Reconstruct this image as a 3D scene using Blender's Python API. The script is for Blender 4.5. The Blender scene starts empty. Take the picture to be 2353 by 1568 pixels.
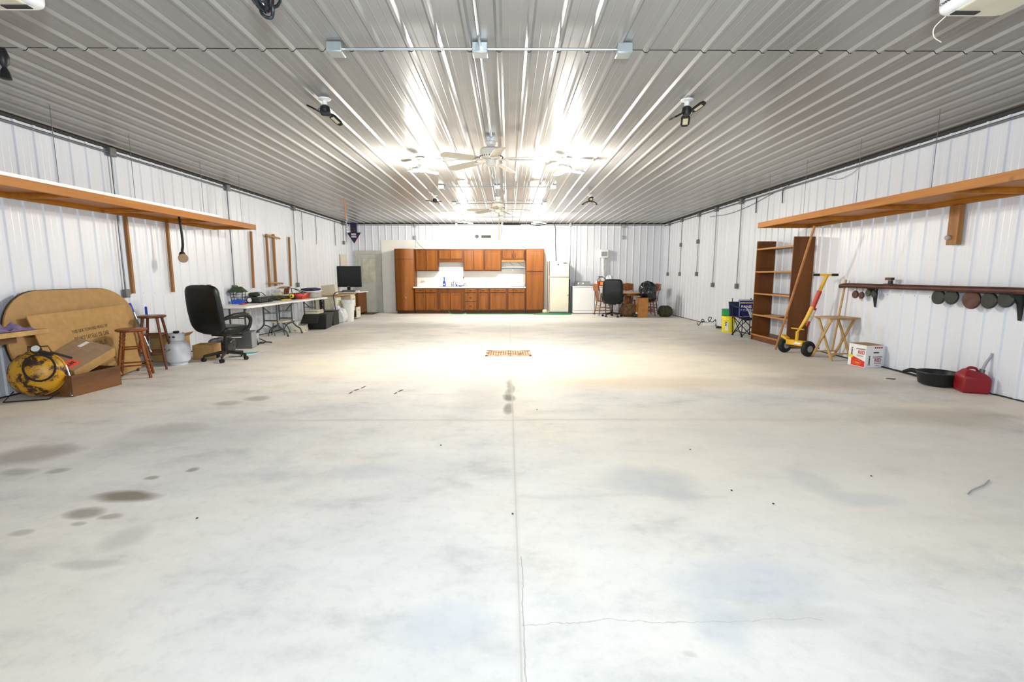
import bpy, math, random
from mathutils import Vector, Matrix
random.seed(7)
PI = math.pi
S = bpy.context.scene
COL = S.collection

# ---------------------------------------------------------------- camera
FPX, CAMZ = 1108.0, 1.31
TH = math.atan(153/1108); PS = math.atan(9/1108*math.cos(TH))
cam = bpy.data.cameras.new('camera'); cam.sensor_width = 36; cam.lens = 36*FPX/2353; cam.clip_end = 100
co = bpy.data.objects.new('camera', cam); COL.objects.link(co)
co.location = (0, 0, CAMZ); co.rotation_euler = (PI/2-TH, 0, -PS)
S.camera = co
CR = Vector((math.cos(PS), -math.sin(PS), 0)); CF = Vector((math.sin(PS)*math.cos(TH), math.cos(PS)*math.cos(TH), -math.sin(TH))); CU = CR.cross(CF)
def P(px, py, **k):
    """point of the photo's line of sight on a plane x=, y= or z="""
    d = CF + CR*((px-1176.5)/FPX) - CU*((py-784)/FPX)
    (a, v), = k.items(); i = 'xyz'.index(a)
    c = Vector((0, 0, CAMZ)); return c + d*((v-c[i])/d[i])

# ---------------------------------------------------------------- world, lights, exposure
S.view_settings.view_transform = 'Standard'; S.view_settings.look = 'None'
S.view_settings.gamma = 1; S.view_settings.exposure = 0.8
w = bpy.data.worlds.new('world'); S.world = w; w.use_nodes = True
w.node_tree.nodes['Background'].inputs[0].default_value = (.75, .85, 1, 1)
w.node_tree.nodes['Background'].inputs[1].default_value = .3
XL, XR, YB, YF, ZC = -5.42, 5.35, 16.8, -1.6, 3.04
def light(name, kind, loc, power, col, size=.3, rot=None, size_y=None):
    l = bpy.data.lights.new(name, kind); l.energy = power; l.color = col
    if kind == 'AREA':
        l.size = size
        if size_y: l.shape = 'RECTANGLE'; l.size_y = size_y
    else: l.shadow_soft_size = size
    o = bpy.data.objects.new(name, l); COL.objects.link(o); o.location = loc
    if rot: o.rotation_euler = rot
    return o
# daylight from the wide overhead door behind the photographer, and the photographer's flash
light('door_daylight', 'AREA', (0, -1.3, 1.35), 56, (.78, .89, 1), 8.5, (math.radians(84), 0, 0), 2.2)
light('flash', 'AREA', (.2, -.25, 1.75), 120, (.82, .91, 1), .3, (math.radians(118), 0, 0))
for n, (x, y, e) in enumerate([(-1.30, 7.5, 132), (.88, 7.5, 132), (-1.30, 14.75, 132), (.88, 14.75, 132)]):
    light('lamp_light', 'POINT', (x, y, 2.68), e, (1, .945, .84), .10)

# ---------------------------------------------------------------- materials
def nt(name):
    m = bpy.data.materials.new(name); m.use_nodes = True
    t = m.node_tree; return m, t, t.nodes['Principled BSDF']
def setb(b, col=None, rough=.5, metal=0, spec=None, **k):
    if col is not None: b.inputs['Base Color'].default_value = (*col, 1)
    b.inputs['Roughness'].default_value = rough; b.inputs['Metallic'].default_value = metal
    if spec is not None: b.inputs['Specular IOR Level'].default_value = spec
def ramp(t, fac, stops):
    r = t.nodes.new('ShaderNodeValToRGB'); t.links.new(fac, r.inputs[0]); e = r.color_ramp.elements
    while len(e) < len(stops): e.new(.5)
    for i, (p, c) in enumerate(stops): e[i].position = p; e[i].color = (*c, 1)
    return r.outputs[0]
def noise(t, scale, detail=4, rough=.5, vec=None, stretch=None):
    n = t.nodes.new('ShaderNodeTexNoise'); n.inputs['Scale'].default_value = scale
    n.inputs['Detail'].default_value = detail; n.inputs['Roughness'].default_value = rough
    if vec is None:
        tc = t.nodes.new('ShaderNodeTexCoord'); vec = tc.outputs['Object']
    if stretch:
        mp = t.nodes.new('ShaderNodeMapping'); mp.inputs['Scale'].default_value = stretch
        t.links.new(vec, mp.inputs[0]); vec = mp.outputs[0]
    t.links.new(vec, n.inputs['Vector']); return n.outputs['Fac']
def plain(name, col, rough=.5, metal=0, spec=None, var=.08, scale=6, bump=0):
    """colour with slight procedural wear"""
    m, t, b = nt(name); setb(b, col, rough, metal, spec if spec is not None else (.3 if max(col) < .03 else None))
    f = noise(t, scale, 5)
    lo = tuple(c*(1-var) for c in col); hi = tuple(min(1, c*(1+var)) for c in col)
    t.links.new(ramp(t, f, [(.3, lo), (.7, hi)]), b.inputs['Base Color'])
    if bump:
        bp = t.nodes.new('ShaderNodeBump'); bp.inputs['Strength'].default_value = bump; bp.inputs['Distance'].default_value = .01
        t.links.new(noise(t, scale*5, 6), bp.inputs['Height']); t.links.new(bp.outputs[0], b.inputs['Normal'])
    return m
def wood(name, c1, c2, rough=.45, axis=2, scale=9, knots=False):
    m, t, b = nt(name); setb(b, c1, rough, 0, .3)
    st = [1.0, 1.0, 1.0]; st[axis] = .07
    f = noise(t, scale, 7, .6, stretch=tuple(st))
    g = noise(t, scale*5, 4, .6, stretch=tuple(st))
    mx = t.nodes.new('ShaderNodeMath'); mx.operation = 'MULTIPLY_ADD'; mx.inputs[1].default_value = .35
    t.links.new(g, mx.inputs[0]); t.links.new(f, mx.inputs[2])
    c = ramp(t, mx.outputs[0], [(.45, c2), (.62, tuple((a+b_)/2 for a, b_ in zip(c1, c2))), (.82, c1)])
    if knots:
        v = t.nodes.new('ShaderNodeTexVoronoi'); v.inputs['Scale'].default_value = 2.2
        tc = t.nodes.new('ShaderNodeTexCoord'); t.links.new(tc.outputs['Object'], v.inputs['Vector'])
        k = ramp(t, v.outputs['Distance'], [(.03, (0, 0, 0)), (.09, (1, 1, 1))])
        mm = t.nodes.new('ShaderNodeMix'); mm.data_type = 'RGBA'; mm.blend_type = 'MIX'
        t.links.new(k, mm.inputs[0]); mm.inputs[6].default_value = (*(x*.45 for x in c2), 1); t.links.new(c, mm.inputs[7]); c = mm.outputs[2]
    t.links.new(c, b.inputs['Base Color'])
    return m
def panel_metal(name, col, rough, dirt, axis):
    m, t, b = nt(name); setb(b, col, rough, 0, .5)
    st = [1, 1, 1]; st[axis] = .12
    f = noise(t, 2.2, 4, .5, stretch=tuple(st))
    t.links.new(ramp(t, f, [(.2, dirt), (.6, col)]), b.inputs['Base Color'])
    return m
M = {}
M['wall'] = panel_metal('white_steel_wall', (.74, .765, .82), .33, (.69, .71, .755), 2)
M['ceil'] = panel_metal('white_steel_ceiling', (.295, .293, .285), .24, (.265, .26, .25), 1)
M['dark'] = plain('dark_gap', (.03, .03, .03), .8)
M['board'] = plain('white_board', (.83, .82, .77), .5, var=.02)
M['emt'] = plain('galvanised_steel', (.36, .39, .42), .35, .8)
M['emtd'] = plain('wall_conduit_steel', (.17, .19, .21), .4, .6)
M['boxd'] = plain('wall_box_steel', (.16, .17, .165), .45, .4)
M['box'] = plain('galvanised_box', (.42, .46, .46), .4, .7)
M['lumber'] = wood('orange_lumber', (.46, .175, .018), (.27, .088, .008), .5, 1, 7, True)
M['lumberz'] = wood('orange_lumber_upright', (.36, .175, .055), (.21, .085, .025), .5, 2, 7)
M['cab'] = wood('oak_cabinet', (.16, .050, .006), (.085, .025, .003), .45, 2, 6)
M['cabd'] = wood('oak_cabinet_door', (.27, .088, .009), (.15, .045, .005), .42, 2, 6)
M['cabdark'] = wood('dark_toe_kick', (.10, .04, .012), (.05, .02, .008), .5, 0)
M['shelfwood'] = wood('stained_shelf_wood', (.17, .058, .010), (.085, .027, .005), .42, 2, 5)
M['shelfedge'] = wood('shelf_edge_wood', (.50, .22, .06), (.32, .12, .03), .45, 1, 7)
M['stoolwood'] = wood('stool_wood', (.26, .075, .013), (.12, .032, .006), .25, 2, 10)
M['stooldark'] = wood('dark_stool_wood', (.16, .05, .022), (.08, .026, .012), .3, 2, 10)
M['traywood'] = wood('tray_table_wood', (.52, .33, .13), (.34, .19, .07), .4, 0, 8)
M['polewood'] = wood('pole_wood', (.50, .24, .09), (.33, .12, .04), .5, 2, 8)
M['chairwood'] = wood('chair_wood', (.26, .085, .016), (.13, .04, .008), .3, 2, 9)
M['cratewood'] = wood('crate_wood', (.20, .085, .03), (.09, .04, .015), .6, 1, 8)
M['card'] = plain('cardboard', (.43, .25, .085), .75, var=.10, scale=14)
M['carddark'] = plain('brown_hardboard', (.36, .20, .06), .6, var=.1, scale=14)
M['cardtop'] = plain('dusty_cardboard', (.33, .22, .13), .75, var=.12, scale=14)
M['ink'] = plain('faded_ink', (.16, .10, .045), .8, var=.3, scale=60)
M['leather'] = plain('black_leather', (.007, .009, .008), .38, var=.3, bump=.12)
M['blackp'] = plain('black_plastic', (.014, .015, .015), .42, var=.2)
M['blackm'] = plain('black_metal', (.02, .02, .02), .38, .3)
M['greym'] = plain('grey_metal', (.14, .145, .14), .4, .6)
M['gunm'] = plain('dark_table_leg', (.065, .08, .075), .42, .5)
M['white'] = plain('white_plastic', (.80, .80, .78), .4, var=.025)
M['whitegloss'] = plain('white_enamel', (.84, .85, .86), .25, var=.015)
M['cream'] = plain('cream_enamel', (.72, .68, .55), .3, var=.02)
M['beige'] = plain('beige_steel', (.60, .56, .42), .4)
M['fan'] = plain('fan_cream', (.74, .70, .62), .35)
M['fanblade'] = plain('fan_blade', (.60, .54, .45), .4)
M['tank'] = plain('propane_grey', (.60, .63, .68), .35, var=.06)
M['gun'] = plain('gauge_dark', (.05, .04, .035), .4, .6)
M['yellow'] = plain('yellow_paint', (.74, .42, .02), .35, var=.1)
M['yellowp'] = plain('yellow_plastic', (.88, .72, .02), .35)
M['green'] = plain('green_plastic', (0, .26, .06), .4)
M['gdark'] = plain('dark_green', (.03, .05, .02), .6, var=.3)
M['red'] = plain('red_plastic', (.26, .006, .012), .45)
M['redp'] = plain('red_paint', (.50, .03, .012), .4)
M['rust'] = plain('rusty_rail', (.085, .032, .022), .45, .3, var=.35, scale=12)
M['cast'] = plain('dark_cast_iron', (.03, .035, .032), .45, .5, var=.2)
M['rubber'] = plain('rubber', (.018, .018, .017), .7)
M['blue'] = plain('blue_plastic', (.015, .08, .55), .35)
M['bluebottle'] = plain('blue_bottle', (.01, .06, .50), .15)
M['navy'] = plain('navy_cloth', (.012, .02, .075), .8, var=.3)
M['arrow'] = plain('dark_arrow', (.008, .006, .045), .5)
M['navysign'] = plain('navy_sign', (.012, .010, .16), .4)
M['purple'] = plain('purple_cloth', (.17, .12, .23), .9, var=.3, scale=20)
M['teal'] = plain('teal_print', (.05, .45, .50), .5)
M['textw'] = plain('white_print', (.85, .85, .88), .5, var=.02)
M['texty'] = plain('yellow_print', (.62, .60, .15), .5, var=.02)
M['textr'] = plain('red_print', (.50, .008, .03), .5, var=.02)
M['textk'] = plain('black_print', (.025, .025, .03), .5, var=.02)
M['redpan'] = plain('red_panel', (.68, .03, .01), .4, var=.1)
M['gold'] = plain('orange_print', (.90, .42, .12), .4, var=.05)
M['labelred'] = plain('orange_red_label', (.92, .10, .05), .5, var=.05)
M['hose'] = plain('green_hose', (.03, .24, .13), .4)
M['gray'] = plain('grey_plastic', (.30, .31, .33), .4)
M['screen'] = plain('dark_screen', (.004, .006, .005), .12)
M['bagg'] = plain('dark_canvas', (.045, .045, .02), .85, var=.4, scale=12, bump=.3)
M['bagbrown'] = plain('brown_canvas', (.15, .08, .03), .85, var=.45, scale=10, bump=.3)
M['door'] = plain('grey_door', (.50, .51, .46), .5)
M['doorglass'] = plain('door_pane', (.52, .50, .38), .12, var=.25, scale=4)
M['led'] = plain('unlit_led_panel', (.62, .58, .40), .3)
M['trash'] = plain('white_bag_film', (.72, .74, .76), .35, var=.12, scale=20)
M['screw'] = plain('screw_head', (.22, .2, .2), .4, .5)
def emis(name, col, s):
    m, t, b = nt(name); setb(b, (.8, .8, .8), .4)
    b.inputs['Emission Color'].default_value = (*col, 1); b.inputs['Emission Strength'].default_value = s; return m
M['ledlit'] = emis('lit_led_panel', (1, .97, .9), 30)
# glass / clear film
m, t, b = nt('clear_plastic'); setb(b, (.85, .88, .9), .15); b.inputs['Transmission Weight'].default_value = .75; b.inputs['IOR'].default_value = 1.2; M['clear'] = m
m, t, b = nt('black_film'); setb(b, (.012, .013, .016), .12)
bp = t.nodes.new('ShaderNodeBump'); bp.inputs['Strength'].default_value = 1; bp.inputs['Distance'].default_value = .12
t.links.new(noise(t, 3.2, 2, .45), bp.inputs['Height']); t.links.new(bp.outputs[0], b.inputs['Normal']); M['film'] = m
# chipped yellow tank
m, t, b = nt('chipped_yellow'); setb(b, (.6, .33, .02), .42)
c = ramp(t, noise(t, 8, 8, .72), [(.46, (.60, .31, .012)), (.52, (.42, .19, .010)), (.555, (.04, .02, .01))])
t.links.new(c, b.inputs['Base Color']); M['tanky'] = m
# drain grate: white paint with rust
m, t, b = nt('rusty_grate'); setb(b, (.7, .6, .45), .6)
t.links.new(ramp(t, noise(t, 7, 6, .6), [(.38, (.60, .46, .28)), (.52, (.50, .28, .12)), (.62, (.12, .05, .02))]), b.inputs['Base Color']); M['grate'] = m

def concrete():
    m, t, b = nt('concrete_floor'); setb(b, (.7, .68, .64), .6, 0, .3)
    L = t.links; tc = t.nodes.new('ShaderNodeTexCoord'); V = tc.outputs['Object']
    def mth(op, a, c=None, d=None, clamp=False):
        n = t.nodes.new('ShaderNodeMath'); n.operation = op; n.use_clamp = clamp
        for i, x in enumerate((a, c, d)):
            if x is None: continue
            if isinstance(x, (int, float)): n.inputs[i].default_value = x
            else: L.new(x, n.inputs[i])
        return n.outputs[0]
    def mix(f, A, B, mode='MIX'):
        n = t.nodes.new('ShaderNodeMix'); n.data_type = 'RGBA'; n.blend_type = mode
        if isinstance(f, (int, float)): n.inputs[0].default_value = f
        else: L.new(f, n.inputs[0])
        for i, x in ((6, A), (7, B)):
            if isinstance(x, tuple): n.inputs[i].default_value = (*x, 1)
            else: L.new(x, n.inputs[i])
        return n.outputs[2]
    base = ramp(t, noise(t, .45, 5, .55, V, (1, .8, 1)), [(.32, (.66, .655, .64)), (.50, (.77, .745, .695)), (.68, (.83, .76, .64))])
    mott = ramp(t, noise(t, 1.6, 8, .65, V, (1, 1.7, 1)), [(.28, (.66, .67, .70)), (.46, (.92, .92, .92)), (.62, (1, 1, 1))])
    base = mix(.85, base, mott, 'MULTIPLY')
    fine = ramp(t, noise(t, 14, 6, .7, V), [(.33, (.90, .90, .91)), (.5, (1, 1, 1))])
    base = mix(.8, base, fine, 'MULTIPLY')
    # bluish grey rough patches
    pm = ramp(t, noise(t, .8, 4, .6, V), [(.56, (0, 0, 0)), (.66, (1, 1, 1))])
    pn = ramp(t, noise(t, 6, 8, .75, V), [(.44, (1, 1, 1)), (.6, (0, 0, 0))])
    base = mix(mth('MULTIPLY', mth('MULTIPLY', pm, pn), .5), base, (.50, .52, .55))
    sep = t.nodes.new('ShaderNodeSeparateXYZ')
    ns = t.nodes.new('ShaderNodeTexNoise'); ns.inputs['Scale'].default_value = 3.0; ns.inputs['Detail'].default_value = 6; L.new(V, ns.inputs['Vector'])
    sub = t.nodes.new('ShaderNodeVectorMath'); sub.operation = 'SUBTRACT'; L.new(ns.outputs['Color'], sub.inputs[0]); sub.inputs[1].default_value = (.5, .5, .5)
    def warped(a):
        sc = t.nodes.new('ShaderNodeVectorMath'); sc.operation = 'SCALE'; L.new(sub.outputs[0], sc.inputs[0]); sc.inputs['Scale'].default_value = a
        ad = t.nodes.new('ShaderNodeVectorMath'); ad.operation = 'ADD'; L.new(V, ad.inputs[0]); L.new(sc.outputs[0], ad.inputs[1])
        s = t.nodes.new('ShaderNodeSeparateXYZ'); L.new(ad.outputs[0], s.inputs[0]); return s
    L.new(V, sep.inputs[0]); W = warped(.30); W2 = warped(.12)
    # broad cream patches paint in lamp warmth, then stains: x, y, rx, ry, colour, strength
    st = [(2.2, 3.4, 1.9, 1.5, (.84, .77, .65), .45), (1.6, 6.8, 3.2, 1.6, (.85, .75, .58), .45), (-1.8, 7.0, 1.6, 1.2, (.83, .75, .62), .35), (-2.27, 2.73, 0.220, 0.085, (.24, .20, .15), .95), (-2.34, 2.53, 0.115, 0.069, (.30, .27, .22), .8), (-2.16, 2.50, 0.067, 0.038, (.36, .31, .26), .7), (-2.27, 2.42, 0.051, 0.028, (.36, .33, .28), .6), (-2.32, 2.99, 0.045, 0.034, (.33, .29, .24), .8), (-2.13, 3.12, 0.050, 0.044, (.30, .26, .21), .8), (-3.04, 3.12, 0.071, 0.058, (.34, .32, .29), .7), (-3.28, 3.10, 0.130, 0.072, (.34, .31, .28), .6), (-3.50, 3.43, 0.302, 0.226, (.33, .29, .26), .7), (-2.89, 3.80, 0.351, 0.359, (.52, .51, .49), .4), (-2.67, 5.02, 0.139, 0.127, (.34, .31, .28), .7), (-2.87, 4.84, 0.134, 0.101, (.38, .36, .33), .6), (-2.87, 4.03, 0.337, 0.166, (.44, .42, .40), .5), (0.01, 5.03, 0.070, 0.166, (.13, .115, .10), .9), (0.02, 5.50, 0.055, 0.478, (.26, .24, .22), .75), (0.00, 4.62, 0.056, 0.217, (.22, .20, .18), .8), (-0.32, 5.20, 0.279, 0.947, (.48, .48, .49), .45), (-0.95, 3.09, 0.263, 0.144, (.52, .53, .55), .5), (0.90, 2.95, 0.307, 0.238, (.47, .50, .51), .5), (1.04, 2.72, 0.156, 0.091, (.46, .49, .50), .4), (1.03, 1.91, 0.373, 0.177, (.48, .51, .56), .45), (1.06, 1.69, 0.302, 0.071, (.52, .52, .50), .5), (0.80, 1.65, 0.115, 0.136, (.44, .48, .54), .4), (-0.24, 1.66, 0.197, 0.137, (.50, .54, .60), .4), (2.09, 2.66, 0.229, 0.109, (.50, .52, .55), .4), (1.94, 2.91, 0.138, 0.259, (.50, .52, .52), .4), (-2.50, 2.32, 0.049, 0.038, (.38, .36, .31), .6), (-1.92, 2.27, 0.108, 0.121, (.48, .46, .42), .5), (-1.91, 2.05, 0.178, 0.040, (.44, .42, .38), .5), (0.64, 1.51, 0.027, 0.019, (.55, .50, .47), .6), (3.95, 4.31, 0.804, 0.341, (.42, .38, .33), .45), (3.89, 5.76, 0.956, 0.429, (.46, .41, .34), .5), (1.76, 5.76, 1.328, 0.335, (.66, .52, .34), .45), (-2.24, 4.01, 0.442, 0.466, (.56, .55, .53), .25), (-2.8, 12.4, 1.6, .7, (.42, .39, .34), .45), (2.6, 12.6, 1.8, .8, (.42, .39, .34), .45), (.1, 11.6, 1.2, .8, (.56, .53, .48), .4), (-3.6, 9.2, .9, 1.6, (.48, .43, .36), .4), (4.1, 8.0, .8, 2.4, (.46, .41, .34), .45)]
    for (x, y, rx, ry, c, s) in st:
        ww = W2 if rx*ry < .05 else W
        dx = mth('MULTIPLY', mth('SUBTRACT', ww.outputs[0], x), 1/rx); dy = mth('MULTIPLY', mth('SUBTRACT', ww.outputs[1], y), 1/ry)
        d = mth('ADD', mth('MULTIPLY', dx, dx), mth('MULTIPLY', dy, dy))
        f = mth('MULTIPLY', mth('SUBTRACT', 1.25, d, None, True), s)
        base = mix(f, base, c)
    # control joints and hairline cracks (lines at constant x or y, wandering a little)
    def line(axis, at, wob, width, c, s, lo=None, hi=None):
        nonlocal base
        o = sep.outputs[0 if axis == 'x' else 1]
        if wob:
            n = noise(t, 1.1, 6, .7, V); o = mth('ADD', o, mth('MULTIPLY', mth('SUBTRACT', n, .5), wob))
        f = mth('SUBTRACT', 1.0, mth('MULTIPLY', mth('ABSOLUTE', mth('SUBTRACT', o, at)), 1/width), None, True)
        if lo is not None:
            q = sep.outputs[1 if axis == 'x' else 0]
            f = mth('MULTIPLY', f, mth('MULTIPLY', mth('GREATER_THAN', q, lo), mth('LESS_THAN', q, hi)))
        base = mix(mth('MULTIPLY', f, s), base, c)
    line('x', .043, .0, .006, (.36, .33, .29), .6)
    line('x', .043, .01, .022, (.60, .57, .51), .5)
    line('y', 4.24, .10, .012, (.34, .29, .25), .6, -1.9, 1.2)
    line('y', 4.24, .12, .07, (.58, .52, .47), .4, -2.5, 3)
    line('y', 2.72, .25, .04, (.58, .56, .54), .5, .05, 1.3)
    line('y', 1.66, .2, .004, (.42, .38, .34), .7, .05, 1.2)
    line('x', .06, .06, .0035, (.28, .22, .18), .7, .5, 2.1)
    base = mix(1.0, base, (.99, .99, .99), 'MULTIPLY'); L.new(base, b.inputs['Base Color'])
    L.new(ramp(t, noise(t, 2, 6, .6, V), [(.3, (.55,)*3), (.7, (.72,)*3)]), b.inputs['Roughness'])
    bp = t.nodes.new('ShaderNodeBump'); bp.inputs['Strength'].default_value = .15; bp.inputs['Distance'].default_value = .01
    L.new(noise(t, 25, 6, .7, V), bp.inputs['Height']); L.new(bp.outputs[0], b.inputs['Normal'])
    return m
M['floor'] = concrete()

# ---------------------------------------------------------------- mesh building
def frame(d):
    d = Vector(d).normalized(); a = Vector((0, 0, 1)) if abs(d.z) < .9 else Vector((1, 0, 0))
    u = d.cross(a).normalized(); return u, d.cross(u).normalized()
def curve(pts, n=8):
    """Catmull-Rom through points"""
    p = [Vector(q) for q in pts]; p = [p[0]*2-p[1]] + p + [p[-1]*2-p[-2]]; out = []
    for i in range(1, len(p)-2):
        for k in range(n):
            t_ = k/n; a, b_, c, d = p[i-1:i+3]
            out.append(.5*((2*b_)+(c-a)*t_+(2*a-5*b_+4*c-d)*t_**2+(-a+3*b_-3*c+d)*t_**3))
    out.append(p[-2]); return out
class MB:
    def __init__(s): s.v = []; s.f = []; s.m = []; s.k = 0; s.X = None
    def add(s, vs, fs):
        n = len(s.v)
        for q in vs: s.v.append(s.X @ Vector(q) if s.X is not None else Vector(q))
        for q in fs: s.f.append([i+n for i in q]); s.m.append(s.k)
        return s
    def mat(s, k): s.k = k; return s
    def box(s, a, b):
        (x0, y0, z0), (x1, y1, z1) = a, b
        x0, x1 = sorted((x0, x1)); y0, y1 = sorted((y0, y1)); z0, z1 = sorted((z0, z1))
        return s.add([(x0, y0, z0), (x1, y0, z0), (x1, y1, z0), (x0, y1, z0), (x0, y0, z1), (x1, y0, z1), (x1, y1, z1), (x0, y1, z1)],
                     [(0, 3, 2, 1), (4, 5, 6, 7), (0, 1, 5, 4), (1, 2, 6, 5), (2, 3, 7, 6), (3, 0, 4, 7)])
    def obox(s, c, sz, rot=(0, 0, 0)):
        R = Matrix.Translation(c) @ Matrix.Rotation(rot[2], 4, 'Z') @ Matrix.Rotation(rot[1], 4, 'Y') @ Matrix.Rotation(rot[0], 4, 'X')
        o = s.X; s.X = (o @ R) if o is not None else R
        h = [q/2 for q in sz]; s.box((-h[0], -h[1], -h[2]), h); s.X = o; return s
    def bar(s, p0, p1, wd, th, up=(0, 0, 1)):
        """rectangular bar from p0 to p1; wd across 'up x dir', th along up"""
        p0, p1 = Vector(p0), Vector(p1); d = (p1-p0).normalized(); u = Vector(up)
        if abs(u.dot(d)) > .95: u = Vector((0, 1, 0))
        a = d.cross(u).normalized()*(wd/2); b_ = a.cross(d).normalized()*(th/2)
        vs = [p+i*a+j*b_ for p in (p0, p1) for i, j in ((-1, -1), (1, -1), (1, 1), (-1, 1))]
        return s.add(vs, [(3, 2, 1, 0), (4, 5, 6, 7), (0, 1, 5, 4), (1, 2, 6, 5), (2, 3, 7, 6), (3, 0, 4, 7)])
    def tube(s, pts, r, n=8, closed=False, r1=None):
        p = [Vector(q) for q in pts]; N = len(p); vs = []; u = None
        for i in range(N):
            if closed: d = p[(i+1) % N]-p[i-1]
            else: d = p[min(i+1, N-1)]-p[max(i-1, 0)]
            if d.length < 1e-9: d = Vector((0, 0, 1))
            d.normalize()
            if u is None: u = frame(d)[0]
            else:
                u = u-d*u.dot(d); u = u.normalized() if u.length > 1e-6 else frame(d)[0]
            w_ = d.cross(u)
            rr = r if not callable(r) else r(i/(N-1))
            if r1 is not None: rr = r+(r1-r)*i/(N-1)
            vs += [p[i]+(u*math.cos(2*PI*k/n)+w_*math.sin(2*PI*k/n))*rr for k in range(n)]
        fs = []
        for i in range(N if closed else N-1):
            j = (i+1) % N
            for k in range(n): fs.append((i*n+k, i*n+(k+1) % n, j*n+(k+1) % n, j*n+k))
        if not closed: fs.append(tuple(range(n))[::-1]); fs.append(tuple((N-1)*n+k for k in range(n)))
        return s.add(vs, fs)
    def cyl(s, p0, p1, r0, r1=None, n=20): return s.tube([p0, p1], r0, n, r1=r0 if r1 is None else r1)
    def lathe(s, prof, c=(0, 0, 0), n=28, ax=(0, 0, 1)):
        ax = Vector(ax).normalized(); u, w_ = frame(ax); c = Vector(c); vs = []
        for r, z in prof: vs += [c+ax*z+(u*math.cos(2*PI*k/n)+w_*math.sin(2*PI*k/n))*max(r, 1e-4) for k in range(n)]
        fs = [(i*n+k, (i+1)*n+k, (i+1)*n+(k+1) % n, i*n+(k+1) % n) for i in range(len(prof)-1) for k in range(n)]
        fs.append(tuple(range(n))); fs.append(tuple((len(prof)-1)*n+k for k in range(n))[::-1])
        return s.add(vs, fs)
    def ell(s, c, r, e=1.0, nu=24, nv=12, wob=0, seed=1):
        """(super)ellipsoid; e<1 is boxier"""
        rd = random.Random(seed); vs = []; sp = lambda x: math.copysign(abs(x)**e, x)
        ph = [rd.random()*6 for _ in range(6)]
        for i in range(nv+1):
            a = -PI/2+PI*i/nv
            for k in range(nu):
                b_ = 2*PI*k/nu
                q = Vector((sp(math.cos(a))*sp(math.cos(b_))*r[0], sp(math.cos(a))*sp(math.sin(b_))*r[1], sp(math.sin(a))*r[2]))
                if wob: q *= 1+wob*(math.sin(5*b_+ph[0])*math.cos(3*a+ph[1])+.6*math.sin(9*b_+ph[2]+4*a))
                vs.append(Vector(c)+q)
        fs = [(i*nu+k, i*nu+(k+1) % nu, (i+1)*nu+(k+1) % nu, (i+1)*nu+k) for i in range(nv) for k in range(nu)]
        return s.add(vs, fs)
    def prism(s, poly, T, h):
        """2D polygon (a,b) -> T @ (a,b,0) extruded along local z by h"""
        n = len(poly); vs = [T @ Vector((a, b_, 0)) for a, b_ in poly]+[T @ Vector((a, b_, h)) for a, b_ in poly]
        return s.add(vs, [tuple(range(n))[::-1], tuple(range(n, 2*n))]+[(i, (i+1) % n, n+(i+1) % n, n+i) for i in range(n)])
    def grid(s, fn, nu, nv):
        vs = [fn(i/nu, j/nv) for j in range(nv+1) for i in range(nu+1)]
        return s.add(vs, [(j*(nu+1)+i, j*(nu+1)+i+1, (j+1)*(nu+1)+i+1, (j+1)*(nu+1)+i) for j in range(nv) for i in range(nu)])
    def text(s, body, size, T, depth=.001, align='CENTER', width=None, bold=0):
        cu = bpy.data.curves.new('t', 'FONT'); cu.body = body; cu.size = size; cu.align_x = align; cu.align_y = 'CENTER'; cu.extrude = depth; cu.resolution_u = 3; cu.offset = bold
        ob = bpy.data.objects.new('t', cu); COL.objects.link(ob)
        dg = bpy.context.evaluated_depsgraph_get(); me = bpy.data.meshes.new_from_object(ob.evaluated_get(dg))
        vs = [v.co.copy() for v in me.vertices]
        if width and vs:
            W0 = max(v.x for v in vs)-min(v.x for v in vs); k = width/max(W0, 1e-6)
            for v in vs: v.x *= k
        s.add([T @ v for v in vs], [tuple(p.vertices) for p in me.polygons])
        bpy.data.objects.remove(ob); bpy.data.curves.remove(cu); bpy.data.meshes.remove(me); return s
    def build(s, name, mats, parent=None, world=False, bevel=0, solid=0, sub=0, angle=35, recentre=False):
        off = Vector((0, 0, 0))
        if parent is not None and world:
            r = parent
            while r.parent: r = r.parent
            Mi = (Matrix.Translation(r.location) @ r.rotation_euler.to_matrix().to_4x4()).inverted(); vs = [Mi @ v for v in s.v]
        else: vs = s.v
        if parent is None and recentre:
            xs = [v.x for v in vs]; ys = [v.y for v in vs]; zs = [v.z for v in vs]
            off = Vector(((min(xs)+max(xs))/2, (min(ys)+max(ys))/2, min(zs))); vs = [v-off for v in vs]
        me = bpy.data.meshes.new(name); me.from_pydata([tuple(v) for v in vs], [], s.f)
        mats = mats if isinstance(mats, (list, tuple)) else [mats]
        for q in mats: me.materials.append(M[q])
        for i, p in enumerate(me.polygons): p.material_index = s.m[i]; p.use_smooth = True
        me.update(); me.set_sharp_from_angle(angle=math.radians(angle))
        o = bpy.data.objects.new(name, me); COL.objects.link(o); o.location = off
        if parent is not None: o.parent = parent
        if solid: q = o.modifiers.new('solid', 'SOLIDIFY'); q.thickness = solid; q.offset = 0
        if sub: q = o.modifiers.new('sub', 'SUBSURF'); q.levels = sub; q.render_levels = sub
        if bevel: q = o.modifiers.new('bevel', 'BEVEL'); q.width = bevel; q.segments = 2; q.limit_method = 'ANGLE'
        return o
def tag(o, label, cat, group=None, kind=None):
    if label: o['label'] = label
    if cat: o['category'] = cat
    if group: o['group'] = group
    if kind: o['kind'] = kind
    return o
def thing(name, label, cat, loc, rz=0, group=None):
    o = bpy.data.objects.new(name, None); COL.objects.link(o); o.location = loc; o.rotation_euler = (0, 0, rz); o.empty_display_size = .1
    return tag(o, label, cat, group)
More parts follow.
